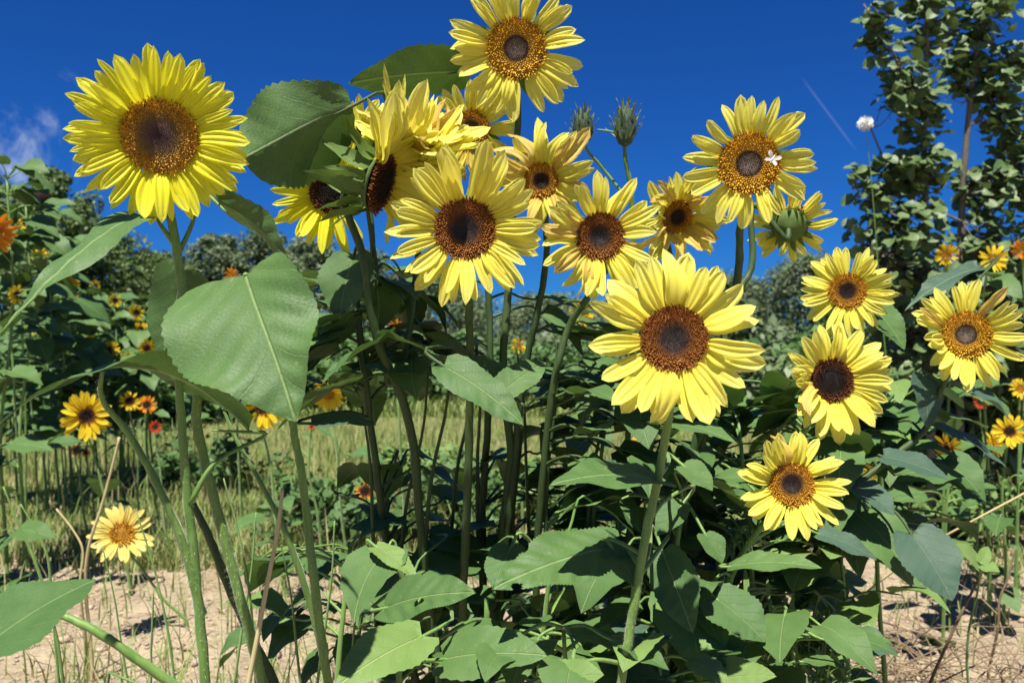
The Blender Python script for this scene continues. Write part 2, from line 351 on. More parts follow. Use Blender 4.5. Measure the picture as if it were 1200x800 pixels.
def disc_mesh(R_, kind, n, seed, dome=0.16, dimple=0.0, anthers=0.0, tall=1.0):
    r = random.Random(seed); V = []; F = []; UV = []
    prof = lambda q: R_ * (dome * (1 - q * q) - dimple * math.exp(-(q / 0.38) ** 2))
    rings, seg = 8, 24
    for i in range(rings + 1):
        q = i / rings
        for k in range(seg):
            a = 2 * math.pi * k / seg; V.append((R_ * q * math.cos(a), R_ * q * math.sin(a), prof(q) - 0.012 * R_)); UV.append((q, 0.0))
    for i in range(rings):
        for k in range(seg):
            k2 = (k + 1) % seg; F.append((i * seg + k, (i + 1) * seg + k, (i + 1) * seg + k2, i * seg + k2))
    for i in range(n):
        q = math.sqrt((i + 0.5) / n); a = i * 2.399963 + r.gauss(0, .012); q = min(1.0, q + r.gauss(0, .010) * (q > .4)); cx, cy = R_ * q * math.cos(a), R_ * q * math.sin(a); z0 = prof(q) - 0.02 * R_
        wd = R_ * 0.95 / math.sqrt(n)
        opn = max(0.0, min(1.0, (q - 0.42) / 0.25))                   # open florets towards the rim
        hh = wd * (1.2 + 2.0 * opn * tall) * r.uniform(.55, 1.5); lean = (0.05 + 0.75 * opn * q) * hh * r.uniform(.5, 1.3)
        dark = anthers > 0 and q > 0.52 and r.random() < anthers * (0.35 + 0.8 * (q > .7))
        if dark: hh *= 1.5
        dx, dy = math.cos(a) + r.uniform(-.3, .3) * opn, math.sin(a) + r.uniform(-.3, .3) * opn
        b0 = len(V); wb = wd * (0.80 - 0.15 * opn); wm = wd * (0.62 + 0.18 * opn) * (0.62 if dark else 1)
        th = a + r.random()
        for k in range(4):
            an = th + k * math.pi / 2; V.append((cx + wb * math.cos(an), cy + wb * math.sin(an), z0)); UV.append((q, 0.0))
        for k in range(4):
            an = th + k * math.pi / 2; V.append((cx + dx * lean * .7 + wm * math.cos(an), cy + dy * lean * .7 + wm * math.sin(an), z0 + hh * .7)); UV.append((q, 2.0 if dark else 0.6))
        V.append((cx + dx * lean, cy + dy * lean, z0 + hh)); UV.append((q, 2.0 if dark else 1.0))
        for k in range(4):
            k2 = (k + 1) % 4; F.append((b0 + k, b0 + k2, b0 + 4 + k2, b0 + 4 + k)); F.append((b0 + 4 + k, b0 + 4 + k2, b0 + 8))
    return mesh('disc', V, F, [FLO[kind]], UV, smooth=False)
def lathe(name, prof, seg, mats):
    V = []; F = []; UV = []
    for i, (rr, z) in enumerate(prof):
        for k in range(seg):
            a = 2 * math.pi * k / seg; V.append((rr * math.cos(a), rr * math.sin(a), z)); UV.append((k / seg, i))
    for i in range(len(prof) - 1):
        for k in range(seg):
            k2 = (k + 1) % seg; F.append((i * seg + k, i * seg + k2, (i + 1) * seg + k2, (i + 1) * seg + k))
    F.append(tuple(range(seg - 1, -1, -1))); F.append(tuple((len(prof) - 1) * seg + k for k in range(seg)))
    return mesh(name, V, F, mats, UV)
RECEP = lathe('flower_head', [(.16, -.62), (.24, -.58), (.6, -.48), (.9, -.26), (.98, -.08), (.96, -.10), (.6, -.22), (.2, -.30)], 20, [BRACT])
DISC_CACHE = {}

# ------------------------------------------------------------------ plants
PLANTS = []
class Plant:
    def __init__(s, name, base, label, cat, group=None, mat=None):
        s.base = Vector(base); s.root = empty(name, s.base, label, cat, group); s.tubes = Tubes(); s.samples = []; s.mat = mat or STEM; s.hair = False
        PLANTS.append(s)
    def stem(s, pts, r0, r1, n=8, ground=True):       # points listed from the top down
        pts = [Vector(p) for p in pts]
        if ground: pts.append(Vector((s.base.x, s.base.y, 0.02))); pts.append(Vector((s.base.x, s.base.y, -0.04)))
        m = len(pts)
        path = smooth_path([(p, r0 + (r1 - r0) * i / (m - 1)) for i, p in enumerate(pts)], 7)
        rr = random.Random(len(s.samples))
        path = [(q + Vector((rr.uniform(-1, 1), rr.uniform(-1, 1), 0)) * r * 0.12, r * rr.uniform(.93, 1.08)) for q, r in path]
        s.tubes.add(path, n); s.samples += path; return path
    def near(s, p, below=True):
        best = None; bd = 1e9
        for q, r in s.samples:
            d = (q - p).length + (0.6 * max(0, q.z - p.z) if below else 0)
            if d < bd: bd = d; best = (q, r)
        return best, bd
    def petiole(s, p, direction, r=0.0018, q=None, L=0.1):
        if q is None: q, _ = s.near(p)[0]
        q = Vector(q); d = (p - q).length
        m1 = q + (p - q) * 0.4 + Vector((0, 0, 0.12 * d)); m2 = p - Vector(direction).normalized() * d * 0.22
        s.tubes.add(smooth_path([(q, r * 1.35), (m1, r * 1.1), (m2, r), (p, r * .9), (p + Vector(direction).normalized() * L * .18, r * .4)], 4), 6)
    def leaf(s, p, direction, normal, L, me, name='leaf', pet=True, r=0.0018, q=None, ws=1.0):
        if pet: s.petiole(p, direction, r, q, L)
        M = frame(p, direction, normal) @ Matrix.Diagonal((L * ws, L, L, 1))
        return obj(name, me, s.root, M)
    def finish(s):
        if s.tubes.V:
            iv = -s.base; s.tubes.V = [v + iv for v in s.tubes.V]
            obj('stem', s.tubes.build('stem', [s.mat]), s.root, Matrix.Translation(s.base))
def hero_leaf(pl, base, tip, Wpx, normal, mat=None, q=None, pd=None, label=None, pr=0.0018, **kw):
    a = P(*base); b = P(*tip); L = (b - a).length
    Wm = Wpx * (base[2] + tip[2]) / 2 / FPX
    d = dict(nt=26, ns=12, seed=int(base[0] * 7 + base[1]), bow=.06, fold=.14, wave=.022, lobe=.10); d.update(kw)
    me = blade('leaf', [mat or LEAF], L, Wm, **d)
    if q is not False: pl.petiole(a, Vector(pd) if pd else b - a, pr, P(*q) if q else None, L if not pd else .01)
    o = obj('leaf', me, pl.root, frame(a, b - a, normal))
    if label: o['label'] = label
    return o
def fill(plants, box, d0, d1, n, L0, L1, seed, kind='g', reach=0.16, updn=(-.9, .25)):
    r = random.Random(seed)
    for i in range(n):
        p = P(r.uniform(box[0], box[2]), r.uniform(box[1], box[3]), r.uniform(d0, d1))
        if p.z < 0.05: p.z = r.uniform(0.05, 0.12)
        best = None; bd = 1e9
        for pl in plants:
            (q, rr), d = pl.near(p)
            if d < bd: bd = d; best = (pl, q)
        pl, q = best; h = p - q; h.z = 0
        if h.length < 0.02: h = Vector((r.uniform(-1, 1), r.uniform(-1, 1), 0))
        h.normalize()
        if (p - q).length > reach: p = q + h * reach * r.uniform(.5, 1) + Vector((0, 0, r.uniform(-.02, .05)))
        h = (h + Vector((r.uniform(-.5, .5), r.uniform(-.7, .3), 0))).normalized()
        dr = h + Vector((0, 0, r.uniform(*updn)))
        nm = Vector((0, 0, 1)) + SUNV * r.uniform(0, .8) + Vector((r.uniform(-.4, .4), r.uniform(-.4, .4), 0))
        k = kind if r.random() < .85 else r.choice('glb')
        pl.leaf(p, dr, nm, r.uniform(L0, L1), r.choice(LEAFV[k]), q=q, r=0.0015)
HEADS = {}
def head(pl, px, py, d, dia, disc, facing, petals='yellow', flo='brown', n=26, layers=2, cup=0.12, cupfn=None, lenfn=None, skip=None,
         nfl=420, bracts=14, blen=0.75, dome=.16, dimple=.0, anthers=0., seed=1, roll=0., width=1.0, jit=.12, name='flower_head', bfn=None, bw=1.0, wiltmix=0.0, tall=1.0):
    r = random.Random(seed)
    C = P(px, py, d); Rr = dia * d / FPX / 2; rd = disc * d / FPX / 2 * .92; nfl = int(nfl * 1.45) if nfl > 200 else nfl
    f = Vector(facing).normalized()
    M = frame(C, Vector((0, 0, 1)) - f * f.z, f)
    hd = obj(name, RECEP, pl.root, M @ Matrix.Scale(rd * 1.0, 4))
    key = (flo, nfl, dome, dimple, anthers, tall, seed if nfl > 200 else 0)
    if key not in DISC_CACHE: DISC_CACHE[key] = disc_mesh(1.0, flo, nfl, seed, dome, dimple, anthers, tall)
    obj('disc', DISC_CACHE[key], hd, M @ Matrix.Scale(rd, 4), kind=None)
    for l in range(layers):
        for i in range(n):
            a = 360 * (i + 0.5 * l) / n + roll + r.uniform(-1, 1) * 360 / n * .38
            am = a % 360
            if skip and skip(am, l): continue
            ln = (Rr - rd * .92) * r.uniform(.84, 1.06) * (1 - 0.06 * (1 - l)) * (lenfn(am) if lenfn else 1)
            cp = cup + r.uniform(-jit, jit) + (0.16 if l == 0 else 0) + (cupfn(am) if cupfn else 0)
            wd = width * r.uniform(.85, 1.15)
            pk = petals if r.random() > wiltmix else 'wilt'
            if pk == 'yellow' and r.random() < .16: pk = 'yellowcurl'
            if r.random() < .035: continue
            T = M @ Matrix.Rotation(R(a - 90), 4, 'Z') @ Matrix.Translation((0, rd * .9, -rd * (.02 + .05 * (l == 1)))) @ Matrix.Rotation(cp, 4, 'X') @ Matrix.Rotation(r.uniform(-.3, .3), 4, 'Y') @ Matrix.Diagonal((ln * wd, ln, ln * .9, 1))
            obj('petal', r.choice(PETV[pk]), hd, T)
    for i in range(bracts):
        a = 360 * i / bracts + r.uniform(-9, 9); am = a % 360
        bl = rd * blen * r.uniform(.8, 1.25); cp = -.35 + r.uniform(-.3, .25)
        if bfn: x = bfn(am); bl *= x[0]; cp += x[1]
        T = M @ Matrix.Rotation(R(a - 90), 4, 'Z') @ Matrix.Translation((0, rd * .86, -rd * .18)) @ Matrix.Rotation(cp, 4, 'X') @ Matrix.Diagonal((bl * bw, bl, bl, 1))
        obj('bract', r.choice(BRACTV), hd, T)
    return C - f * rd * .6, f, rd
def neck(h, pts, down=0.035):            # first points of a stem that leaves the back of a head
    B, f, rd = h
    return [B + f * rd * .1, B - f * rd * .5 + Vector((0, 0, -rd * .35))] + pts

# ------------------------------------------------------------------ ground
GRASS_Y = 3.05
def edge_y(x): return GRASS_Y + 0.22 * np.sin(x * 1.7 + 1) + 0.13 * np.sin(x * 4.3 + 2) + 0.06 * np.sin(x * 11)
def gz(x, y):
    near = np.exp(-np.maximum(0, y - 4) / 4) 
    return near * (0.012 * np.sin(x * 5.1 + y * 2.3) + 0.010 * np.sin(y * 7.7 - x * 3.1) + 0.006 * np.sin(x * 17 + y * 13) + 0.004 * np.sin(x * 31 - y * 27)) - 0.012
xs = np.concatenate([-np.geomspace(400, 4.2, 26), np.linspace(-4, 4, 161), np.geomspace(4.2, 400, 26)])
ys = np.concatenate([-np.geomspace(60, 1.2, 10), np.linspace(-1, 6, 150), np.geomspace(6.1, 900, 40)])
X, Y = np.meshgrid(xs, ys)
V = np.stack([X, Y, gz(X, Y)], -1).reshape(-1, 3)
nx = len(xs); ii = (np.arange(len(ys) - 1)[:, None] * nx + np.arange(nx - 1)[None, :])
m, nt = newmat('sandy_soil_and_turf')
tco = N(nt, 'ShaderNodeTexCoord').outputs['Object']; sp = N(nt, 'ShaderNodeSeparateXYZ', i0=tco)
a = N(nt, 'ShaderNodeTexNoise', Vector=tco, Scale=3.0, Detail=8.0, Roughness=0.68)
b = N(nt, 'ShaderNodeTexNoise', Vector=tco, Scale=45.0, Detail=6.0, Roughness=0.7)
c = N(nt, 'ShaderNodeTexVoronoi', Vector=tco, Scale=70.0)
soil = MIX(nt, SS(nt, a.outputs[0], 0.3, 0.7), (0.215, 0.165, 0.098), (0.36, 0.29, 0.19))
soil = MIX(nt, MATH(nt, 'MULTIPLY', SS(nt, b.outputs[0], 0.35, 0.7), 0.55), soil, (0.46, 0.37, 0.26))
soil = MIX(nt, SS(nt, b.outputs[0], 0.62, 0.75, 0, .5), soil, (0.16, 0.105, 0.07))
turf = MIX(nt, SS(nt, b.outputs[0], 0.35, 0.65), (0.10, 0.125, 0.035), (0.22, 0.205, 0.085))
ge = MATH(nt, 'ADD', sp.outputs[1], MATH(nt, 'MULTIPLY', MATH(nt, 'SUBTRACT', a.outputs[0], 0.5), 1.6))
col = MIX(nt, SS(nt, ge, 3.1, 3.7), soil, turf)
hh = MATH(nt, 'ADD', MATH(nt, 'MULTIPLY', a.outputs[0], 2.0), MATH(nt, 'ADD', b.outputs[0], MATH(nt, 'MULTIPLY', c.outputs[0], 0.6)))
bp = N(nt, 'ShaderNodeBump', Strength=0.9, Distance=0.012, Height=hh)
finish(nt, col, 0.9, 0.15, 0, None, bp.outputs[0])
g = obj('ground', mesh('ground', V, np.stack([ii, ii + 1, ii + nx + 1, ii + nx], -1).reshape(-1, 4), [m]), kind='structure')
tag(g, 'pale sandy soil turning to turf behind the sunflowers')

# grass: one mass of blades
def grass_mesh(name, x, y, hgt, wd, mats, lean=.5, mi=None):
    n = len(x); a = RNG.uniform(0, 6.28, n); dx, dy = np.cos(a), np.sin(a); px_, py_ = -dy, dx
    ln = RNG.uniform(.1, lean, n) * hgt; z = gz(x, y) - 0.005
    p0 = np.stack([x - px_ * wd, y - py_ * wd, z], -1); p1 = np.stack([x + px_ * wd, y + py_ * wd, z], -1)
    mx, my = x + dx * ln * .3, y + dy * ln * .3
    p2 = np.stack([mx + px_ * wd * .8, my + py_ * wd * .8, z + hgt * .6], -1); p3 = np.stack([mx - px_ * wd * .8, my - py_ * wd * .8, z + hgt * .6], -1)
    tx, ty = x + dx * ln, y + dy * ln
    p4 = np.stack([tx + px_ * wd * .12, ty + py_ * wd * .12, z + hgt], -1); p5 = np.stack([tx - px_ * wd * .12, ty - py_ * wd * .12, z + hgt], -1)
    V = np.stack([p0, p1, p2, p3, p4, p5], 1).reshape(-1, 3); k = np.arange(n)[:, None] * 6
    F = np.stack([np.concatenate([k, k + 1, k + 2, k + 3], 1), np.concatenate([k + 3, k + 2, k + 4, k + 5], 1)], 1).reshape(-1, 4)
    uv = np.tile(np.array([[0, 0], [1, 0], [1, .6], [0, .6], [.6, 1], [.4, 1]]), (n, 1))
    return mesh(name, V, F, mats, uv, smooth=False, mi=None if mi is None else np.repeat(mi, 2))
GRASSM = leaf_mat('grass_blade', (0.125, 0.205, 0.040), (0.27, 0.33, 0.09), (0.32, 0.34, 0.13), veins=False, trans=0.3)
DRYG = leaf_mat('dry_grass_blade', (0.30, 0.26, 0.12), (0.45, 0.38, 0.20), (0.5, 0.42, 0.22), veins=False, trans=0.3)
def scatter(n, y0, y1, pw=1.0):
    y = y0 + (y1 - y0) * RNG.random(n) ** pw; x = RNG.uniform(-1, 1, n) * (0.72 * y + 0.9); return x, y
x, y = scatter(90000, 2.8, 9, 1.5); k = y > edge_y(x) - RNG.exponential(.08, len(y)); x, y = x[k], y[k]
patch = .5 + .5 * np.sin(x * 2.1 + 1) * np.sin(y * 1.9 + x)
h = RNG.uniform(.025, .075, len(x)) * (.7 + patch * .9)
gm = grass_mesh('grass', x, y, h, RNG.uniform(.0016, .0032, len(x)), [GRASSM, DRYG], .9, (RNG.random(len(x)) < .22).astype(int))
tag(obj('grass', gm, None, None, 'stuff'), 'short green and straw coloured grass behind the flower bed', 'grass')
x, y = scatter(50000, 8.5, 40, 1.8); h = RNG.uniform(.05, .2, len(x))
gm = grass_mesh('meadow_grass', x, y, h, RNG.uniform(.005, .012, len(x)), [GRASSM, DRYG], .9, (RNG.random(len(x)) < .15).astype(int))
tag(obj('meadow_grass', gm, None, None, 'stuff'), 'taller far meadow grass towards the trees', 'grass')
x, y = scatter(5200, 1.5, 3.4); patch = np.sin(x * 3.1 + .5) * np.sin(y * 3.7 + x * 1.3) + .5 * np.sin(x * 9 + y * 7); k = patch > .25 + RNG.random(len(x)) * .5; x, y = x[k], y[k]
gm = grass_mesh('soil_weeds', x, y, RNG.uniform(.012, .075, len(x)), RNG.uniform(.0012, .0028, len(x)), [GRASSM, DRYG], 1.3, (RNG.random(len(x)) < .45).astype(int))
tag(obj('soil_weeds', gm, None, None, 'stuff'), 'patchy low weeds and dry blades on the bare soil', 'weeds')
x, y = scatter(16000, 3.0, 6.5, 1.2); patch = np.sin(x * 2.7 + 2) * np.sin(y * 2.1 - x) + .6 * np.sin(x * 6 + y * 5); k = patch > RNG.random(len(x)) * .7; x, y = x[k], y[k]
gm = grass_mesh('tall_grass', x, y, RNG.uniform(.08, .26, len(x)), RNG.uniform(.002, .0042, len(x)), [GRASSM, DRYG], .8, (RNG.random(len(x)) < .25).astype(int))
tag(obj('tall_grass', gm, None, None, 'stuff'), 'patches of taller grass and weeds behind the stems', 'grass')
# clods and pebbles, straw litter
def clods(n):
    ico = np.array([(0, 0, 1), (.9, 0, .4), (.28, .85, .45), (-.72, .53, .4), (-.72, -.53, .45), (.28, -.85, .4), (0, 0, -.5)])
    fc = np.array([(0, 1, 2), (0, 2, 3), (0, 3, 4), (0, 4, 5), (0, 5, 1), (6, 2, 1), (6, 3, 2), (6, 4, 3), (6, 5, 4), (6, 1, 5)])
    x, y = scatter(n, 1.2, 4.2); s = RNG.uniform(.003, .010, n) * (1 + 1.5 * (RNG.random(n) < .06))
    V = ico[None] * s[:, None, None] * RNG.uniform(.6, 1.3, (n, 7, 1)); V[:, :, 2] *= .7
    V += np.stack([x, y, gz(x, y)], -1)[:, None]
    return mesh('soil_clods', V.reshape(-1, 3), (fc[None] + np.arange(n)[:, None, None] * 7).reshape(-1, 3), [simple_mat('clod', (0.24, 0.165, 0.11), (0.48, 0.37, 0.27), 60, .95)], smooth=False)
tag(obj('soil_clods', clods(9000), None, None, 'stuff'), 'small clods and pebbles on the bare sandy soil', 'soil')
def litter(n, box, seed, z1=0.02, ln=(.03, .14), rad=.0011):
    T = Tubes(); r = random.Random(seed)
    for i in range(n):
        x, y = r.uniform(box[0], box[1]), r.uniform(box[2], box[3]); a = r.uniform(0, 6.28); L = r.uniform(*ln)
        z = float(gz(np.float64(x), np.float64(y))); e = r.uniform(0, z1)
        p = [Vector((x, y, z)), Vector((x + math.cos(a) * L * .5, y + math.sin(a) * L * .5, z + e * 1.2 + .004)), Vector((x + math.cos(a + .3) * L, y + math.sin(a + .3) * L, z + e + .001))]
        T.add(smooth_path([(q, rad * r.uniform(.6, 1.4)) for q in p], 2), 4)
    return T
tag(obj('straw_litter', litter(1500, (-2.2, 2.2, 1.4, 3.6), 3).build('straw_litter', [STRAW]), None, None, 'stuff'), 'scattered dry stalks and straw lying on the soil', 'straw')

# ------------------------------------------------------------------ the sunflowers in front
def face(px, py, d, dx=0., dz=0.):
    return (Vector((0, 0, CH)) - P(px, py, d)).normalized() + Vector((dx, 0, dz))
def gp(px, d, dx=0.): v = P(px, 400, d); return (v.x + dx, v.y, 0)
def bump(a, c, wdt): x = abs((a - c + 180) % 360 - 180); return math.exp(-(x / wdt) ** 2)

# plant with the big lemon flower, top left
pA = Plant('sunflower_plant', gp(340, .80), 'tall sunflower with lemon yellow double flower against the sky and big heart shaped leaf', 'sunflower', 'sunflowers in front')
h = head(pA, 187, 160, .70, 210, 93, face(187, 157, .7, .04, .10), 'lemon', 'purple', 29, 2, .10, nfl=950, dome=.10, anthers=.34, seed=5, width=1.02, bracts=18, blen=.9,
         cupfn=lambda a: .22 * bump(a, 170, 70) + .1 * bump(a, 90, 40), tall=1.15)
pA.stem(neck(h, [P(206, 285, .725), P(212, 330, .73), P(226, 395, .73), P(235, 440, .73), P(230, 478, .735), P(236, 525, .74), P(250, 580, .745), P(268, 650, .75), P(292, 740, .76), P(310, 810, .77)]), .0036, .0049, 10)
hero_leaf(pA, (288, 322, .67), (346, 494, .60), 180, (-.10, -.98, .14), q=(234, 412, .73), pd=(.25, -1, .35), pr=.0028, lobe=.11, bow=.08, fold=.06, wave=.05, a=.42, b=.95, asym=.26, serr=.014, nt=44, ns=18, side=-.02, twist=.25, label='large heart shaped leaf facing the camera')
hero_leaf(pA, (166, 250, .72), (-4, 394, .60), 72, (-.32, -.88, .40), q=(207, 290, .725), bow=.10, fold=-.10, wave=.02, lobe=.05, a=.62, b=1.5, side=-.10)
hero_leaf(pA, (212, 316, .77), (188, 425, .79), 82, (.30, .76, .55), q=(213, 335, .73), bow=.05)
hero_leaf(pA, (250, 234, .76), (343, 323, .73), 50, (.40, .66, .62), q=(208, 300, .725), bow=.08, fold=.3, side=.03)
# leafy stalks at the foot of it
pA2 = Plant('sunflower_plant', gp(262, .78), 'flowerless leafy stalk with one long drooping leaf, left of the lemon flower stem', 'sunflower', 'leafy stalks')
pA2.stem([P(208, 425, .71), P(213, 500, .715), P(218, 567, .72), P(227, 650, .725), P(240, 800, .73)], .0032, .005, 10)
pA2.stem([P(120, 434, .68), P(118, 462, .69), P(150, 507, .705), P(187, 573, .71), P(215, 640, .72), P(236, 720, .73)], .0014, .0045, 8, False)
hero_leaf(pA2, (292, 506, .74), (0, 495, .60), 66, (.05, .42, .9), q=(222, 590, .72), bow=.25, fold=.25, wave=.03, lobe=.03, b=1.1, label='long arching leaf seen from its edge')
pA3 = Plant('sunflower_plant', gp(400, .90), 'thin slanting leafy stalk between the lemon flower stem and the straw', 'sunflower', 'leafy stalks')
pA3.stem([P(262, 480, .84), P(272, 505, .84), P(300, 556, .845), P(333, 620, .85), P(355, 680, .86), P(385, 800, .88)], .0012, .005)
hero_leaf(pA3, (303, 432, .86), (270, 492, .86), 56, (-.3, -.6, .7), lobe=.1)
pA4 = Plant('sunflower_plant', gp(400, .74), 'upright ribbed green stalk below the tip of the big heart leaf', 'sunflower', 'leafy stalks')
pA4.stem([P(341, 470, .68), P(344, 505, .68), P(353, 552, .685), P(361, 620, .69), P(366, 665, .69), P(375, 735, .70), P(384, 800, .71)], .0029, .0044, 10)
pA5 = Plant('sunflower_plant', gp(330, .82), 'dark shaded stalk leaning behind the lemon flower stem', 'sunflower', 'leafy stalks', STEM_SHADED)
pA5.stem([P(226, 590, .77), P(243, 625, .775), P(265, 680, .78), P(292, 740, .785), P(322, 805, .79)], .003, .006)
pA6 = Plant('sunflower_plant', gp(-30, .63), 'leafy sunflower stalk at the lower left corner with broad triangular leaf', 'sunflower', 'leafy stalks')
pA6.stem([P(-45, 700, .62), P(-40, 800, .62)], .004, .006)
hero_leaf(pA6, (-28, 765, .58), (112, 679, .64), 128, (-.15, -.42, .9), lobe=.1, fold=.12, bow=.05)
pA7 = Plant('sunflower_plant', gp(265, .74), 'curved bare green stalk arching out of the lower left corner', 'sunflower', 'leafy stalks')
pA7.stem([P(68, 718, .70), P(110, 738, .70), P(165, 775, .71), P(215, 812, .72)], .003, .0055)
# backlit leaf right of the lemon flower belongs to a stem behind
# centre left plant: three heads, one seen from the side
pB = Plant('sunflower_plant', gp(545, 1.02), 'bushy sunflower with dark centred flower in front and side-on wilting flower with curling green bracts', 'sunflower', 'sunflowers in front', STEM_SHADED)
h = head(pB, 545, 268, .84, 186, 77, face(545, 268, .84, -.02, .12), 'yellow', 'brown', 21, 2, .10, nfl=650, dome=.06, dimple=.10, seed=11, cupfn=lambda a: .55 * bump(a, 85, 38), lenfn=lambda a: 1 + .35 * bump(a, 85, 40))
pB.stem(neck(h, [P(549, 350, .89), P(551, 420, .93), P(548, 560, .97), P(543, 700, 1.0)]), .0034, .0062)
# extra inner ring of upright petals above that head
h = head(pB, 446, 214, .90, 250, 78, Vector((.93, -.12, -.30)), 'yellowcurl', 'dark', 30, 3, .16, nfl=420, dome=.2, seed=13, bracts=18, blen=1.25, bfn=lambda a: (1.35, -.55), bw=.8,
         skip=lambda a, l: 150 < a < 335, cupfn=lambda a: .55 * bump(a, 20, 40), width=1.15, jit=.3)
pB.stem(neck(h, [P(425, 300, .91), P(440, 390, .93), P(476, 480, .96), P(495, 640, 1.0)]), .0036, .0062)
h = head(pB, 489, 186, .95, 176, 44, Vector((.10, -.42, .90)), 'yellowcurl', 'dark', 17, 3, .75, nfl=260, seed=14, jit=.3, width=1.2, wiltmix=.12, bracts=12, blen=1.1)
pB.stem(neck(h, [P(492, 250, .97), P(486, 330, .97)]) + [P(474, 440, .96)], .003, .0035, 8, False)
h = head(pB, 387, 226, .98, 150, 52, face(387, 226, .98, .1, .0), 'lemon', 'dark', 18, 2, .1, nfl=300, seed=17, skip=lambda a, l: (a < 50 or a > 320))
pB.stem(neck(h, [P(408, 300, 1.0), P(425, 420, 1.0), P(440, 540, 1.02), P(455, 650, 1.05)]), .003, .0056)
h = head(pB, 425, 172, 1.0, 120, 46, face(425, 172, 1.0, .3, -.1), 'yellow', 'dark', 15, 2, .25, nfl=260, seed=19)
pB.stem(neck(h, [P(432, 240, 1.02), P(440, 320, 1.02)]) + [P(455, 450, 1.0)], .003, .004, 8, False)
hero_leaf(pB, (414, 124, .86), (284, 186, .80), 122, (.10, .78, .58), q=(438, 300, .95), bow=.10, fold=.34, wave=.05, lobe=.1, a=.60, b=.66, twist=-.35, asym=.12, nt=34, label='broad leaf seen from below, sun shining through')
hero_leaf(pB, (548, 84, 1.06), (408, 98, 1.0), 66, (.0, .72, .68), q=(560, 200, 1.06), bow=.05, fold=.1)
hero_leaf(pB, (456, 396, .92), (378, 450, .86), 62, (-.1, .28, .95))
hero_leaf(pB, (452, 396, .92), (518, 424, .88), 58, (.1, .22, .95))
hero_leaf(pB, (415, 300, .95), (398, 375, .93), 70, (-.2, -.6, .7), lobe=.14)
hero_leaf(pB, (365, 496, .95), (441, 498, .93), 36, (.05, -.4, .9), LEAFB)
hero_leaf(pB, (520, 429, .82), (614, 498, .78), 54, (-.12, -.60, .80), fold=.05)
hero_leaf(pB, (585, 462, .85), (640, 424, .89), 42, (.1, -.72, .7))
hero_leaf(pB, (598, 462, .86), (545, 418, .90), 44, (-.1, -.72, .7))
# tall flower at the top edge with two fading ones below
pC = Plant('sunflower_plant', gp(590, 1.12), 'tallest sunflower, amber centred flower cut by the top edge, two fading flowers below', 'sunflower', 'sunflowers in front', STEM_SHADED)
h = head(pC, 605, 57, 1.0, 166, 74, face(605, 57, 1.0, .0, .14), 'yellow', 'amber', 18, 2, .08, nfl=520, dome=.05, dimple=.08, seed=23, width=1.0)
pC.stem(neck(h, [P(607, 135, 1.03), P(603, 215, 1.03), P(596, 330, 1.05), P(590, 420, 1.05), P(598, 540, 1.07), P(580, 680, 1.1)]), .0032, .007)
h = head(pC, 552, 152, 1.06, 118, 48, face(552, 152, 1.06, -.15, .05), 'yellow', 'honey', 17, 2, .15, nfl=300, seed=29, wiltmix=.2)
pC.stem(neck(h, [P(560, 235, 1.09), P(573, 350, 1.1), P(574, 430, 1.1), P(565, 620, 1.12)]), .003, .006)
h = head(pC, 634, 212, 1.0, 128, 44, face(634, 212, 1.0, -.05, .05), 'yellowcurl', 'honey', 15, 2, .30, nfl=300, dimple=.2, seed=31, wiltmix=.35, lenfn=lambda a: 1 + .25 * bump(a, 50, 45))
pC.stem(neck(h, [P(641, 290, 1.03), P(629, 370, 1.04), P(617, 420, 1.05), P(602, 560, 1.07), P(588, 680, 1.1)]), .0035, .006)
# flower in the middle with a withered one
pD = Plant('sunflower_plant', gp(640, 1.08), 'sunflower in the middle with bent petals, withered flower at its right', 'sunflower', 'sunflowers in front', STEM_SHADED)
h = head(pD, 703, 277, .94, 152, 60, face(703, 277, .94, .03, .10), 'yellow', 'brown', 17, 2, .12, nfl=480, dome=.04, dimple=.16, seed=37, width=1.05, wiltmix=.07, cupfn=lambda a: .5 * bump(a, 150, 40))
pD.stem(neck(h, [P(690, 345, .98), P(668, 380, 1.0), P(655, 420, 1.0), P(640, 520, 1.02), P(628, 690, 1.06)]), .0032, .0056)
h = head(pD, 793, 254, 1.08, 126, 44, face(793, 254, 1.08, .5, -.25), 'yellowcurl', 'honey', 17, 2, .55, wiltmix=.4, nfl=220, seed=41, jit=.4)
pD.stem(neck(h, [P(790, 330, 1.12), P(768, 480, 1.1), P(735, 640, 1.09)]), .003, .006)
# large flower right of centre
pE = Plant('sunflower_plant', gp(700, .84), 'large yellow sunflower with brown centre standing in front right of the middle', 'sunflower', 'sunflowers in front')
h = head(pE, 790, 397, .72, 214, 84, face(790, 397, .72, .0, .10), 'yellow', 'brown', 15, 2, .06, nfl=820, dome=.06, dimple=.10, seed=43, width=1.18, jit=.09)
pE.stem(neck(h, [P(783, 490, .77), P(771, 560, .78), P(752, 650, .78), P(738, 740, .785), P(726, 805, .79)]), .0034, .0049, 10)
hero_leaf(pE, (772, 562, .79), (644, 568, .72), 66, (.0, -.42, .9), lobe=.16, fold=.08, bow=.06, serr=.02)
hero_leaf(pE, (722, 640, .81), (576, 690, .73), 82, (.02, -.58, .82), lobe=.14, fold=.06, bow=.05, nt=90, ns=56, holes=((-.06, .86, .034), (.20, .66, .05), (.23, .60, .035)), label='broad leaf with insect holes')
hero_leaf(pE, (716, 640, .80), (748, 690, .78), 44, (.2, -.6, .8))
hero_leaf(pE, (800, 545, .84), (835, 575, .82), 40, (.2, -.6, .8), LEAF)
hero_leaf(pE, (800, 590, .86), (770, 628, .84), 36, (-.2, -.6, .8))
hero_leaf(pE, (776, 645, .88), (812, 742, .84), 56, (-.25, -.72, .65))
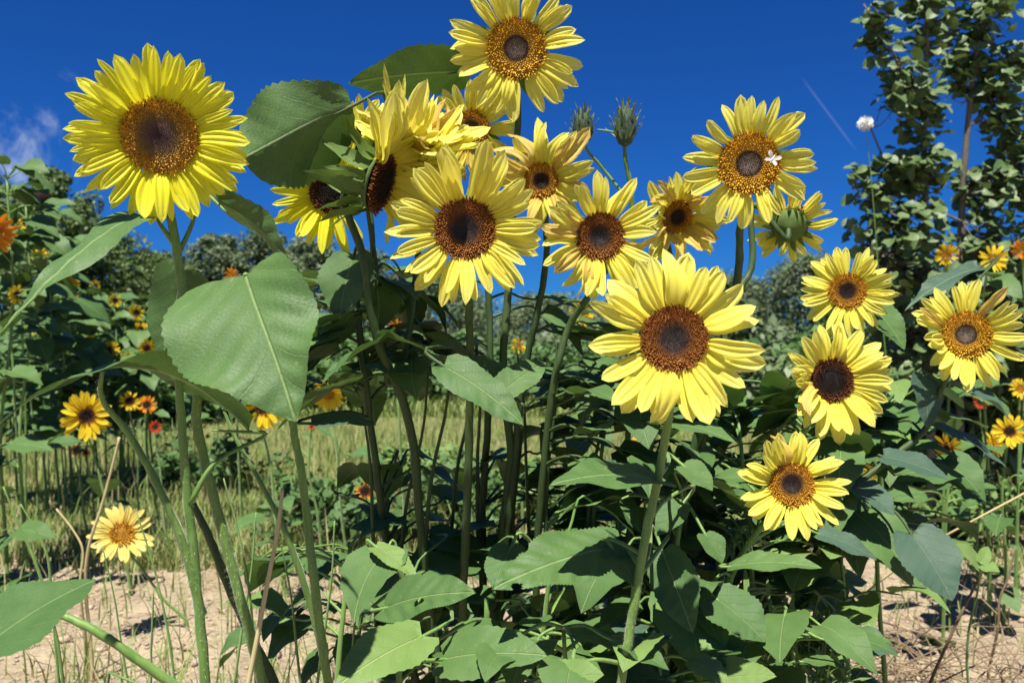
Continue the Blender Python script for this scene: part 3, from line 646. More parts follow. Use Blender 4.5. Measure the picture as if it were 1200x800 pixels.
hero_leaf(pE, (826, 625, .92), (846, 660, .90), 34, (.2, -.6, .8))
hero_leaf(pE, (642, 800, .74), (708, 790, .72), 50, (0, -.6, .8), LEAFL)
# flower with a white moth, and one seen from behind
pF = Plant('sunflower_plant', gp(790, 1.08), 'sunflower with grey eyed amber centre high on the right, second flower turned away', 'sunflower', 'sunflowers in front', STEM_SHADED)
h = head(pF, 878, 192, .94, 160, 76, face(878, 192, .94, -.02, .06), 'yellow', 'amber', 14, 2, .10, nfl=480, dome=.04, dimple=.08, seed=47, width=1.1)
pF.stem(neck(h, [P(868, 258, .98), P(866, 310, 1.0), P(845, 420, 1.0), P(810, 540, 1.02), P(785, 690, 1.05)]), .0032, .007)
h = head(pF, 925, 264, 1.08, 104, 46, Vector((.32, .78, .42)), 'yellow', 'honey', 14, 2, .25, nfl=160, seed=53, bracts=20, blen=.55, bfn=lambda a: (1, .1))
pF.stem(neck(h, [P(884, 240, 1.06), P(880, 315, 1.05), P(862, 348, 1.04)]) + [P(840, 440, 1.02), P(812, 560, 1.04)], .0032, .005, 8, False)
# right-hand pair
pG = Plant('sunflower_plant', gp(800, 1.16), 'sunflower with two heads at right, upper small round one and ragged dark centred one', 'sunflower', 'sunflowers in front')
h = head(pG, 993, 341, 1.12, 110, 44, face(993, 341, 1.12, .02, .10), 'yellow', 'honey', 18, 2, .10, nfl=360, dimple=.12, seed=59)
pG.stem(neck(h, [P(1000, 395, 1.15), P(985, 480, 1.15), P(945, 600, 1.15), P(880, 720, 1.15)]), .003, .006)
h = head(pG, 974, 446, 1.0, 144, 54, face(974, 446, 1.0, .22, .02), 'yellow', 'dark', 20, 2, .12, nfl=420, dome=.2, seed=61, cupfn=lambda a: .95 * bump(a, 195, 50) - .15 * bump(a, 10, 50), width=1.05, wiltmix=.06)
pG.stem(neck(h, [P(945, 500, 1.03), P(900, 570, 1.05), P(850, 650, 1.08), P(810, 760, 1.12)]), .003, .006)
hero_leaf(pG, (1010, 348, 1.16), (1060, 410, 1.12), 52, (.1, -.6, .75))
pH = Plant('sunflower_plant', gp(835, .98), 'low small sunflower with dark eye at right, leaves spread beneath it', 'sunflower', 'sunflowers in front')
h = head(pH, 928, 567, .94, 132, 54, face(928, 567, .94, .06, .12), 'yellow', 'honey', 15, 2, .10, nfl=440, dimple=.14, seed=67, cupfn=lambda a: .85 * bump(a, 130, 42), width=1.05, wiltmix=.05)
pH.stem(neck(h, [P(885, 625, .97), P(866, 655, .97), P(851, 690, .97), P(845, 745, .97)]), .0028, .005)
hero_leaf(pH, (852, 664, .94), (963, 665, .90), 40, (.0, -.34, .93), LEAF, lobe=.03, b=.8)
hero_leaf(pH, (838, 700, .90), (897, 752, .86), 66, (.1, -.68, .7), lobe=.14, label='heart shaped leaf with curved tip')
hero_leaf(pH, (832, 798, .84), (910, 792, .80), 50, (0, -.6, .8), LEAFL)
hero_leaf(pH, (958, 625, 1.02), (1028, 656, 1.0), 36, (.0, -.45, .9), LEAFB)
pI = Plant('sunflower_plant', gp(900, 1.12), 'sunflower at the right edge with folded left petals and honey coloured centre', 'sunflower', 'sunflowers in front', STEM_SHADED)
h = head(pI, 1132, 392, 1.05, 136, 58, face(1132, 392, 1.05, .10, .06), 'yellow', 'amber', 17, 2, .10, nfl=460, dimple=.15, seed=71, cupfn=lambda a: 1.0 * bump(a, 200, 42), wiltmix=.08)
pI.stem(neck(h, [P(1105, 450, 1.09), P(1086, 500, 1.1), P(1040, 540, 1.1), P(1000, 570, 1.1), P(950, 660, 1.11), P(915, 780, 1.12)]), .003, .006)
hero_leaf(pI, (1147, 314, 1.2), (1060, 364, 1.14), 32, (.1, -.25, .95), LEAFB, b=1.1)
hero_leaf(pI, (1094, 498, 1.1), (1180, 548, 1.06), 34, (.1, -.25, .95), LEAFB, lobe=.03)
hero_leaf(pI, (1068, 626, 1.02), (1116, 704, .97), 74, (.05, -.85, .5), LEAFB, lobe=.16, q=(1010, 580, 1.1), label='drooping blue green leaf over the bare soil')
hero_leaf(pI, (1080, 440, 1.1), (1086, 502, 1.08), 44, (.3, -.6, .6), LEAFB)
hero_leaf(pI, (1035, 535, 1.08), (1112, 562, 1.04), 46, (.1, -.5, .85), LEAFB)
hero_leaf(pI, (1000, 566, 1.06), (1048, 604, 1.02), 44, (.1, -.6, .8), LEAFB)
# two spiky buds against the sky
BUDM = leaf_mat('bud_grey_green', (0.12, 0.165, 0.075), (0.22, 0.26, 0.15), (0.4, 0.42, 0.28), veins=False)
BUDV = [blade('bract', [BUDM], 1, random.uniform(.22, .32), .35, 1.05, .02, .2, .03, 0.0, 8, 4, 340 + i, 0, 0, 0, random.uniform(-.1, .1)) for i in range(4)]
def bud_head(pl, px, py, d, hpx, wpx, up, seed):
    r = random.Random(seed); C = P(px, py, d); H = hpx * d / FPX; Wd = wpx * d / FPX / 2
    M = frame(C, Vector((0, -1, 0)) - Vector(up) * Vector((0, -1, 0)).dot(Vector(up)), up)
    M = M @ Matrix.Translation((0, 0, -H / 2))
    prof = [(.12, 0), (.6, .08), (.92, .3), (.85, .6), (.55, .82), (.2, .9)]
    hd = obj('bud', lathe('bud', [(a * Wd * .75, b * H) for a, b in prof], 14, [LEAFB]), pl.root, M)
    for i in range(46):
        q = i / 46; a = i * 137.5; z = H * (.03 + .72 * q); rr = Wd * .75 * (math.sin(math.pi * min(1, .12 + q * .85)) ** .6)
        L = H * r.uniform(.32, .5)
        T = M @ Matrix.Rotation(R(a), 4, 'Z') @ Matrix.Translation((0, rr * .8, z)) @ Matrix.Rotation(R(90 - 38 + 32 * q + r.uniform(-10, 10)), 4, 'X') @ Matrix.Diagonal((L * .8, L, L, 1))
        obj('bract', r.choice(BUDV), hd, T)
    return C - Vector(up).normalized() * H * .48
pJ = Plant('spiky_bud_plant', gp(700, 1.14), 'slim stalk with two spiky green buds standing against the blue sky', 'plant')
b2 = bud_head(pJ, 733, 146, 1.06, 52, 36, (.02, -.1, 1), 5); b1 = bud_head(pJ, 683, 147, 1.07, 42, 36, (-.05, -.2, 1), 6)
pJ.stem([b2 + Vector((0, 0, .006)), b2 + Vector((0, 0, -.01)), P(738, 215, 1.07), P(742, 330, 1.09), P(735, 520, 1.1), P(715, 700, 1.12)], .0022, .005)
pJ.stem([b1 + Vector((0, 0, .006)), b1 + Vector((.004, 0, -.008)), P(700, 190, 1.08), P(737, 235, 1.075)], .0016, .0022, 8, False)
pJ.stem([P(700, 152, 1.065), P(715, 154, 1.06), P(728, 158, 1.06)], .0011, .0014, 6, False)

# understorey: young sunflowers filling the shade below
US = []
for i, (px, d, top, lab) in enumerate([
    (470, .92, 690, 'young sunflower with broad pale leaves low in the middle left'), (560, .88, 700, 'young sunflower with two wide leaves at the bottom middle'),
    (655, .92, 660, 'young leafy sunflower in the shade left of the front stem'), (800, .96, 600, 'young leafy sunflower right of the front stem'),
    (865, 1.08, 520, 'leafy sunflower without flower behind the large front flower'), (700, 1.12, 500, 'leafy sunflower in deep shade between the front stem and the middle'),
    (590, 1.22, 640, 'small shaded sunflower at the back of the clump, middle'), (400, 1.0, 640, 'small leafy sunflower at the left foot of the clump'),
    (960, 1.25, 520, 'leafy sunflower under the ragged flower at right'), (440, 1.2, 660, 'small shaded sunflower at the back left of the clump'),
    (1040, 1.3, 480, 'leafy sunflower below the right edge flower'), (760, 1.3, 560, 'small shaded sunflower at the back right of the clump'),
    (880, 1.4, 640, 'low leafy sunflower in the dark behind the heart shaped leaf'), (800, 1.5, 650, 'low leafy sunflower far back behind the front stem'), (940, 1.35, 640, 'low leafy sunflower above the feathery weed'),
    (520, 1.5, 670, 'low leafy sunflower far back in the middle'), (640, 1.45, 650, 'low leafy sunflower far back left of the front stem'), (730, 1.6, 640, 'low leafy sunflower deepest in the clump')]):
    pl = Plant('young_sunflower', gp(px, d), lab, 'sunflower', 'young leafy sunflowers'); US.append(pl)
    t = P(px + random.uniform(-12, 12), top, d); b = Vector((pl.base.x, pl.base.y, 0))
    pl.stem([t, t.lerp(b, .35) + Vector((random.uniform(-.02, .02), random.uniform(-.02, .02), 0)), t.lerp(b, .7)], .0025, .0055)
hero_leaf(US[0], (452, 712, .84), (558, 694, .79), 66, (.0, -.60, .8), lobe=.10, nt=90, ns=56, holes=((.06, .45, .05),), label='leaf with a round insect hole')
hero_leaf(US[1], (520, 772, .77), (642, 768, .73), 74, (.02, -.58, .8), lobe=.12)
hero_leaf(US[0], (494, 746, .75), (392, 806, .68), 74, (-.1, -.66, .74), LEAFL, lobe=.14)
hero_leaf(US[0], (440, 640, .9), (490, 680, .86), 30, (.2, -.5, .8), LEAFL)
hero_leaf(US[2], (600, 640, .86), (578, 690, .82), 46, (-.2, -.6, .8))
front = [pE, US[2], US[3], pH]
fill([US[0], US[1], US[2]], (430, 640, 720, 800), .90, 1.15, 34, .06, .11, 1)
fill([US[2], US[3], pE, pH], (690, 540, 900, 800), .92, 1.15, 50, .05, .10, 2)
fill([US[4], US[8], US[5], pG, pF], (810, 440, 1010, 620), 1.05, 1.3, 46, .06, .11, 3)
fill([US[5], pD, US[11], pE], (640, 430, 800, 640), 1.05, 1.3, 34, .06, .11, 4)
fill([pB, US[7], pC], (380, 330, 520, 460), .96, 1.15, 18, .07, .11, 5)
fill([pB, pC, pD], (520, 340, 700, 460), 1.0, 1.15, 6, .05, .09, 6)
fill([US[7], US[9], US[6]], (290, 640, 470, 780), 1.0, 1.25, 24, .05, .09, 7)
fill([US[10], pI, US[8]], (960, 440, 1120, 620), 1.1, 1.35, 34, .06, .10, 8)
fill([US[6], US[9], US[11], US[5]], (470, 620, 780, 800), 1.1, 1.35, 40, .06, .10, 9)
fill([US[3], pH, US[8]], (820, 600, 980, 740), 1.0, 1.25, 22, .05, .09, 10)
fill([pB, pC], (375, 300, 500, 450), .92, 1.15, 24, .06, .11, 16)
fill([pB, pC, pD], (560, 330, 720, 470), 1.0, 1.18, 7, .05, .09, 17)
fill([pD, pE, US[5], US[11]], (640, 420, 800, 560), .95, 1.2, 34, .06, .10, 18)
fill([pB, US[0], US[7], US[15]], (400, 520, 560, 680), 1.0, 1.25, 18, .05, .09, 19)
fill([pC, pD, US[16]], (540, 500, 680, 660), 1.05, 1.25, 20, .05, .09, 20)
fill([US[12], US[13], US[14]], (760, 610, 985, 800), 1.25, 1.55, 70, .06, .11, 12)
fill([US[15], US[16], US[17]], (470, 640, 780, 800), 1.35, 1.65, 66, .06, .11, 13)
fill([US[3], US[12], pH], (780, 560, 960, 800), 1.0, 1.3, 40, .045, .085, 14)
fill([US[4], US[8], US[10], pG], (830, 470, 1060, 640), 1.1, 1.35, 36, .06, .10, 15)
rt = random.Random(77)                          # thin side branches in the shade
for pl, px, d in ((pB, 440, 1.0), (pB, 500, 1.0), (pC, 560, 1.08), (pC, 600, 1.08), (pD, 640, 1.05), (pB, 470, 1.03), (pD, 690, 1.06), (pC, 530, 1.1), (pF, 800, 1.05), (pC, 620, 1.1)):
    y0 = rt.uniform(380, 500); sx = rt.uniform(-45, 45)
    pl.stem([P(px + sx, y0, d), P(px + sx * .7 + 4, y0 + 60, d), P(px + sx * .2, y0 + 150, d + .01), P(px - sx * .1, y0 + 260, d + .03)], .0012, .0028, 6, False)
for i, (px, d, top, lab) in enumerate([(905, .95, 715, 'sunlit young sunflower at the bottom right of the clump'), (770, .86, 745, 'sunlit young sunflower at the foot of the front stem, right'), (660, .84, 735, 'sunlit young sunflower at the foot of the front stem, left'), (985, 1.12, 640, 'sunlit young sunflower under the blue green leaves')]):
    pl = Plant('young_sunflower', gp(px, d), lab, 'sunflower', 'young leafy sunflowers'); US.append(pl)
    t = P(px, top, d); b = Vector((pl.base.x, pl.base.y, 0)); pl.stem([t, t.lerp(b, .35) + Vector((.01, 0, 0)), t.lerp(b, .7)], .0022, .0045)
    fill([pl], (px - 75, top - 5, px + 75, top + 70), d - .09, d + .05, 13, .045, .08, 60 + i, 'gl'[i % 2], .12, (-.45, .15))
# the side-on head's hairs: bristles on the lemon flower's stem
def hairs(pl, z0, z1, n, seed, ln=.0045):
    r = random.Random(seed); pts = [(q, rr) for q, rr in pl.samples if z0 < q.z < z1]; V = []; F = []
    for i in range(n):
        j = r.randrange(len(pts) - 1); (q, rr), (q2, _) = pts[j], pts[j + 1]
        if (q2 - q).length > .06: continue
        c = q.lerp(q2, r.random()); a = r.uniform(0, 6.28); o = Vector((math.cos(a), math.sin(a), r.uniform(-.5, .5))).normalized()
        s = o.cross(Vector((0, 0, 1))).normalized() * .00013; L = ln * r.uniform(.4, 1.2)
        b = len(V); V += [c + o * rr * .9 - s, c + o * rr * .9 + s, c + o * (rr + L)]; F.append((b, b + 1, b + 2))
    iv = pl.base
    obj('stem_hairs', mesh('stem_hairs', [v - iv for v in V], F, [HAIR], None, False), pl.root, Matrix.Translation(iv), 'stuff')
hairs(pA, .45, .84, 2600, 1); hairs(pA2, .45, .75, 1200, 2); hairs(pE, .45, .68, 1000, 3, .003); hairs(pA4, .45, .70, 900, 4, .003)

# ------------------------------------------------------------------ background flowers
BGP = []
def bg_flower(px, py, d, dia, label, petals='gold', flo='dark', disc=.42, n=13, fac=(0, 0), base_dx=0.0, leaves=4, cat='sunflower', name='background_sunflower', seed=0, group='flowers in the background', LL=.10, layers=2):
    r = random.Random(seed or int(px * 3 + py)); b = P(px, py, d)
    pl = Plant(name, (b.x + base_dx, b.y + .06, 0), label, cat, group)
    h = head(pl, px, py, d, dia, dia * disc, face(px, py, d, *fac), petals, flo, n, layers, .12, nfl=90, bracts=8 if dia > 30 else 0, seed=r.randrange(9999))
    t = neck(h, [])[-1]; g = Vector((pl.base.x, pl.base.y, 0))
    pl.stem(neck(h, [t.lerp(g, .3) + Vector((r.uniform(-.02, .02), 0, 0)), t.lerp(g, .65)]), .0022, .005, 6)
    for i in range(leaves):
        q, _ = r.choice([s_ for s_ in pl.samples[8:-4] if d < 2.7 or s_[0].z > .35] or pl.samples[8:-4]); a = r.uniform(0, 6.28); hd = Vector((math.cos(a), math.sin(a), 0))
        p = q + hd * r.uniform(.03, .07) + Vector((0, 0, .02))
        pl.leaf(p, hd + Vector((0, 0, r.uniform(-.7, .2))), Vector((r.uniform(-.3, .3), -.3, 1)), LL * r.uniform(.7, 1.3), r.choice(LEAFV['g']), q=q)
    BGP.append(pl); return pl
bg_flower(143, 625, 2.15, 74, 'pale yellow flower with amber centre over the bare soil at left', 'cream', 'gold', .36, 16, (.1, .25), .14, 0, LL=.07)
bg_flower(101, 487, 2.5, 60, 'golden sunflower with black eye under the long arching leaf', 'gold', 'dark', .3, 13, (.1, .0), .1, 2)
bg_flower(308, 476, 2.4, 60, 'golden sunflower with black eye between the stalks and the big heart leaf', 'gold', 'dark', .32, 13, (.3, 0), .05, 2)
bg_flower(385, 462, 2.6, 44, 'golden flower half hidden right of the big heart leaf', 'gold', 'gold', .3, 12, (0, -.6), .05, 2)
bg_flower(428, 575, 2.0, 26, 'small red and yellow flower behind the dark stems', 'orange', 'dark', .5, 10, (0, .1), .02, 2, LL=.05)
bg_flower(741, 522, 1.7, 24, 'small orange bloom in the shade left of the front stem', 'gold', 'gold', .4, 10, (0, .3), .02, 1, LL=.05)
bg_flower(682, 366, 2.2, 34, 'amber faded bloom seen behind the middle stems', 'gold', 'honey', .4, 12, (.4, 0), .02, 3)
bg_flower(607, 405, 2.6, 20, 'tiny orange bloom between the middle stems', 'gold', 'gold', .4, 10, (0, 0), .02, 2)
bg_flower(466, 385, 2.3, 26, 'small red and white bloom behind the centre left stems', 'orange', 'gold', .4, 10, (0, 0), .02, 2)
bg_flower(271, 322, 3.4, 18, 'small orange bloom above the big heart leaf', 'orange', 'gold', .4, 10, (0, .1), .02, 5, LL=.14)
bg_flower(75, 330, 3.9, 37, 'yellow sunflower facing the camera in the left bed', 'gold', 'honey', .32, 13, (.1, .1), .0, 8, LL=.12)
bg_flower(1109, 298, 2.3, 28, 'small yellow flower in front of the leafy tree at right', 'gold', 'gold', .4, 13, (0, 0), .02, 6, LL=.10)
bg_flower(1164, 303, 2.3, 36, 'ragged yellow flower in front of the leafy tree at right', 'gold', 'gold', .3, 11, (.4, .2), .02, 6, LL=.10)
bg_flower(1183, 505, 2.2, 42, 'yellow flower with dark eye at the right edge above the grass', 'gold', 'dark', .3, 14, (.1, .1), .02, 6, LL=.08)
bg_flower(1166, 520, 2.25, 34, 'yellow flower turned aside next to the right edge', 'gold', 'gold', .3, 12, (.9, .1), .02, 5, LL=.08)
bg_flower(1196, 455, 2.4, 26, 'yellow bloom cut by the right edge', 'gold', 'gold', .35, 12, (.1, .1), .02, 4, LL=.08)
bg_flower(1110, 524, 2.0, 38, 'faded amber bloom drooping below the right edge flower', 'gold', 'honey', .4, 12, (-.5, -.7), .02, 4, LL=.09)
bg_flower(1025, 548, 2.0, 34, 'faded amber bloom in shade behind the low small flower', 'gold', 'honey', .4, 12, (-.6, -.4), .02, 3, LL=.08)
bg_flower(1198, 292, 2.4, 26, 'orange bloom cut by the right edge beside the leafy tree', 'orange', 'gold', .35, 12, (0, 0), .02, 4)
bg_flower(1150, 470, 2.6, 20, 'small rusty red bloom in the bed at the right', 'red', 'dark', .5, 10, (.2, .2), .02, 6, LL=.08)
bg_flower(-9, 272, 2.5, 56, 'deep orange flower cut by the left edge', 'orange', 'honey', .35, 16, (.3, -.1), -.02, 8, LL=.12)
# tall sunflower bed at the left
for i, (px, py, d, dia, lab, pk) in enumerate([
    (45, 300, 4.3, 26, 'half turned yellow bloom above the facing one in the left bed', 'gold'), (122, 374, 4.5, 28, 'yellow bloom low in the left bed', 'gold'),
    (160, 366, 4.6, 22, 'yellow bloom beside the dark leaf in the left bed', 'gold'), (103, 398, 4.1, 22, 'small yellow bloom low in the left bed, in shade', 'gold'),
    (130, 410, 4.3, 24, 'half shaded yellow bloom beside the foot of the left bed', 'gold'), (172, 408, 4.2, 24, 'yellow bloom at the right end of the left bed', 'gold'),
    (255, 422, 4.1, 34, 'yellow bloom behind the hairy stem', 'gold'), (60, 282, 4.5, 22, 'yellow bloom at the top of the left bed', 'gold'),
    (150, 393, 4.7, 22, 'small rusty yellow bloom in the middle of the left bed', 'gold'), (20, 345, 2.6, 24, 'yellow bloom near the left edge', 'gold'),
    (88, 352, 4.3, 18, 'little yellow bloom under the facing one in the left bed', 'gold'), (135, 352, 4.4, 18, 'little yellow bloom above its bigger neighbour in the left bed', 'gold'), (112, 335, 4.5, 16, 'tiny yellow bloom right of the facing one in the left bed', 'gold'),
    (148, 420, 4.2, 20, 'little yellow bloom at the foot of the left bed', 'gold'), (65, 385, 4.0, 18, 'little yellow bloom deep in the left bed', 'gold'), (165, 385, 4.5, 18, 'little yellow bloom next to the dark hanging leaf', 'gold'), (38, 385, 3.6, 18, 'little yellow bloom low near the left edge', 'gold'), (30, 262, 3.4, 18, 'little yellow bloom highest in the left bed', 'gold')]):
    bg_flower(px, py, d, dia, lab, pk, 'dark', .36, 11, (random.uniform(-.6, .6), random.uniform(-.2, .3)), random.uniform(-.05, .05), 14, LL=.12, group='flowers of the left bed')
LB = []
for i in range(9):
    px = [8, 30, 55, 85, 115, 145, 20, 70, 180][i]; d = [2.7, 2.9, 3.7, 4.2, 4.5, 4.8, 4.0, 3.8, 4.6][i]; top = [210, 240, 290, 325, 345, 355, 280, 345, 380][i]
    pl = Plant('tall_leafy_plant', gp(px, d), ['tall leafy plant at the very left edge', 'tall leafy plant with a brown seed head in the left bed', 'leafy plant left of the yellow facing flower', 'leafy plant behind the yellow facing flower',
        'leafy plant at the middle of the left bed', 'leafy plant at the right half of the left bed', 'tall leafy plant at the back of the left edge', 'low leafy plant in front of the left bed', 'leafy plant at the right end of the left bed'][i], 'plant', 'leafy plants of the left bed')
    t = P(px, top, d); b = Vector((pl.base.x, pl.base.y, 0))
    pl.stem([t, t.lerp(b, .3) + Vector((.02, 0, 0)), t.lerp(b, .65) + Vector((-.02, 0, 0))], .003, .008, 6)
    LB.append(pl)
    for k in range(40):
        q, _ = random.choice([s_ for s_ in pl.samples if s_[0].z > (.62 if i < 2 else .30)]); a = random.uniform(0, 6.28); hd = Vector((math.cos(a), math.sin(a), 0)); p = q + hd * random.uniform(.03, .12) + Vector((0, 0, .03))
        pl.leaf(p, hd + Vector((0, 0, random.uniform(-.7, .2))), Vector((random.uniform(-.4, .4), -.4, 1)), random.uniform(.07, .13) * (1 if i < 2 else 1.35), random.choice(LEAFV['g']), q=q)
# brown seed head
bC = P(50, 232, 2.9); M = frame(bC, (0.2, 0, 1), (.35, -.6, -.5))
hd = obj('seed_head', lathe('seed_head', [(.1, -.5), (.5, -.42), (.95, -.2), (1, 0), (.8, .25), (.3, .4)], 14, [simple_mat('seed_brown', (.012, .007, .004), (.05, .025, .014), 60, .9)]), LB[1].root, M @ Matrix.Scale(.030, 4))
LB[1].stem([bC - Vector((.35, -.6, -.5)).normalized() * .012, P(38, 250, 2.9), P(30, 300, 2.9)], .003, .004, 6, False)
for k in range(9):
    obj('bract', random.choice(BRACTV), hd, M @ Matrix.Rotation(k * .7, 4, 'Z') @ Matrix.Translation((0, .024, -.008)) @ Matrix.Rotation(-.2, 4, 'X') @ Matrix.Scale(.030, 4))
# marigold-like clump and red blooms by the grass
for i, (px, py, d, dia, pk, lab) in enumerate([(152, 470, 3.0, 26, 'gold', 'yellow bloom under the arching leaf, beside an orange one'), (172, 474, 3.1, 24, 'orange', 'orange bloom under the arching leaf, near the stems'),
        (88, 527, 3.0, 14, 'red', 'small red bloom on the grass edge, left one'), (100, 530, 3.1, 12, 'red', 'small red bloom on the grass edge, right one'), (182, 500, 2.9, 16, 'red', 'small red bloom beside the lemon flower stem'), (365, 500, 2.8, 9, 'red', 'tiny red bloom right of the ribbed stalk')]):
    bg_flower(px, py, d, dia, lab, pk, 'dark', .4, 12, (.1, .3), 0.02, 3, 'flower', 'garden_flower', group='orange and red garden flowers', LL=.06)

# ------------------------------------------------------------------ leaf masses: bushes, trees
def leaf_mass(name, centers, radii, counts, size, mat, seed, asp=.55, flat=.0):
    rg = np.random.default_rng(seed); VV = []
    for (c, rad, n) in zip(centers, radii, counts):
        v = rg.normal(size=(n, 3)); v /= np.linalg.norm(v, axis=1)[:, None]; rr = rg.random(n) ** (1 / 2.2)
        p = np.array(c) + v * rr[:, None] * np.array(rad)
        nrm = v * .6 + rg.normal(size=(n, 3)) * .6 + np.array([0, -.1, .6]); nrm /= np.linalg.norm(nrm, axis=1)[:, None]
        t = rg.normal(size=(n, 3)); t -= (t * nrm).sum(1)[:, None] * nrm; t /= np.linalg.norm(t, axis=1)[:, None]; b = np.cross(nrm, t)
        s = size * rg.uniform(.6, 1.35, n)[:, None]
        q = [p - t * s, p + b * s * asp + nrm * s * .12 - t * s * .1, p + t * s, p - b * s * asp + nrm * s * .12 - t * s * .1]
        VV.append(np.stack(q, 1))
    V = np.concatenate(VV).reshape(-1, 3); V[:, 2] = np.maximum(V[:, 2], 0.01); n = len(V) // 4
    F = np.arange(n * 4).reshape(-1, 4); uv = np.tile(np.array([[.5, 0], [.8, .45], [.5, 1], [.2, .45]]), (n, 1))
    return mesh(name, V, F, [mat], uv, smooth=False)
def bush(px, d, wd, ht, label, mat, size, n, seed, name='garden_bush', group='bushes behind the flowers', cat='bush'):
    r = random.Random(seed); b = P(px, 400, d); base = Vector((b.x, b.y, 0))
    e = empty(name, base, label, cat, group)
    T = Tubes(); cs = []; rs = []; ns = []
    k = 16
    for i in range(k):
        a = r.uniform(0, 6.28); rr = r.random() ** .6 * wd / 2; z = ht * r.uniform(.25, .85) * (1 - .35 * (rr / (wd / 2)) ** 2)
        c = Vector((math.cos(a) * rr, math.sin(a) * rr * .8, z)); cs.append(tuple(c)); q = r.uniform(.13, .24) * (wd * .5 + ht * .5); rs.append((q, q, q * .9)); ns.append(n // k)
        T.add(smooth_path([(Vector((r.uniform(-.1, .1) * wd * .5, r.uniform(-.1, .1) * wd * .5, -.02)), ht * .012), (Vector((c.x * .5, c.y * .5, z * .5)), ht * .008), (c, ht * .004)], 4), 5)
    obj('stem', T.build('stem', [TWIG]), e, Matrix.Translation(base))
    obj('foliage', leaf_mass('foliage', cs, rs, ns, size, mat, seed), e, Matrix.Translation(base), 'stuff')
for i, (px, d, wd, ht, mt, sz, n, lab) in enumerate([
    (20, 4.0, 1.3, 1.15, LEAF, .045, 2600, 'dense green bush behind the left bed at the left edge'), (120, 4.4, 1.3, .95, LEAF, .045, 2600, 'dense green bush behind the left bed'),
    (215, 4.8, 1.2, .85, LEAF, .045, 2400, 'green bush behind the lemon flower stem'), (300, 5.2, 1.3, .75, LEAF, .045, 2400, 'green bush behind the big heart leaf'),
    (400, 5.6, 1.4, .85, LEAF, .04, 2600, 'green bush behind the centre left stems'), (500, 6.2, 1.5, .80, FARG, .04, 2600, 'grey green bush behind the middle stems'),
    (600, 6.0, 1.5, .85, LEAF, .04, 2600, 'green bush seen through the middle stems'), (700, 6.5, 1.6, .85, FARG, .04, 2600, 'grey green bush behind the large front flower'),
    (800, 5.6, 1.5, .95, FARG, .04, 2800, 'grey green bush under the turned away flower'), (890, 4.9, 1.3, 1.0, FARG, .04, 3000, 'grey green bush left of the small round flower'),
    (985, 4.4, 1.2, .95, LEAF, .04, 2800, 'green bush behind the ragged flower'), (1090, 3.9, 1.2, 1.0, SHRUB, .035, 3200, 'green bush at the foot of the leafy tree'),
    (1190, 3.7, 1.2, .95, SHRUB, .035, 3200, 'green bush at the right edge')]):
    k = 1.0 if px > 1000 else 1.75
    bush(px, d * k, wd * k * .95, ht * (1.15 if px < 250 else 1.1), lab, mt, sz * k ** .6, int(n * 1.25), 900 + i)

for i, (px, d, wd, ht, n, lab) in enumerate([(400, 3.2, .6, .32, 900, 'low leafy weed on the grass behind the centre left stems'), (480, 3.6, .7, .36, 1000, 'low leafy weed on the grass behind the middle stems'), (560, 3.3, .7, .34, 1000, 'low leafy weed behind the shaded stems of the tallest flower'),
        (640, 3.6, .8, .38, 1000, 'low leafy weed left of the large front flower'), (250, 4.2, .7, .30, 900, 'low leafy weed on the grass behind the hairy stem'), (1130, 3.2, .6, .28, 900, 'low leafy weed on the grass at the right')]):
    bush(px, d, wd, ht, lab, LEAFL if i % 2 else LEAF, .024, n, 950 + i, 'leafy_weed', 'low weeds on the grass', 'weed')
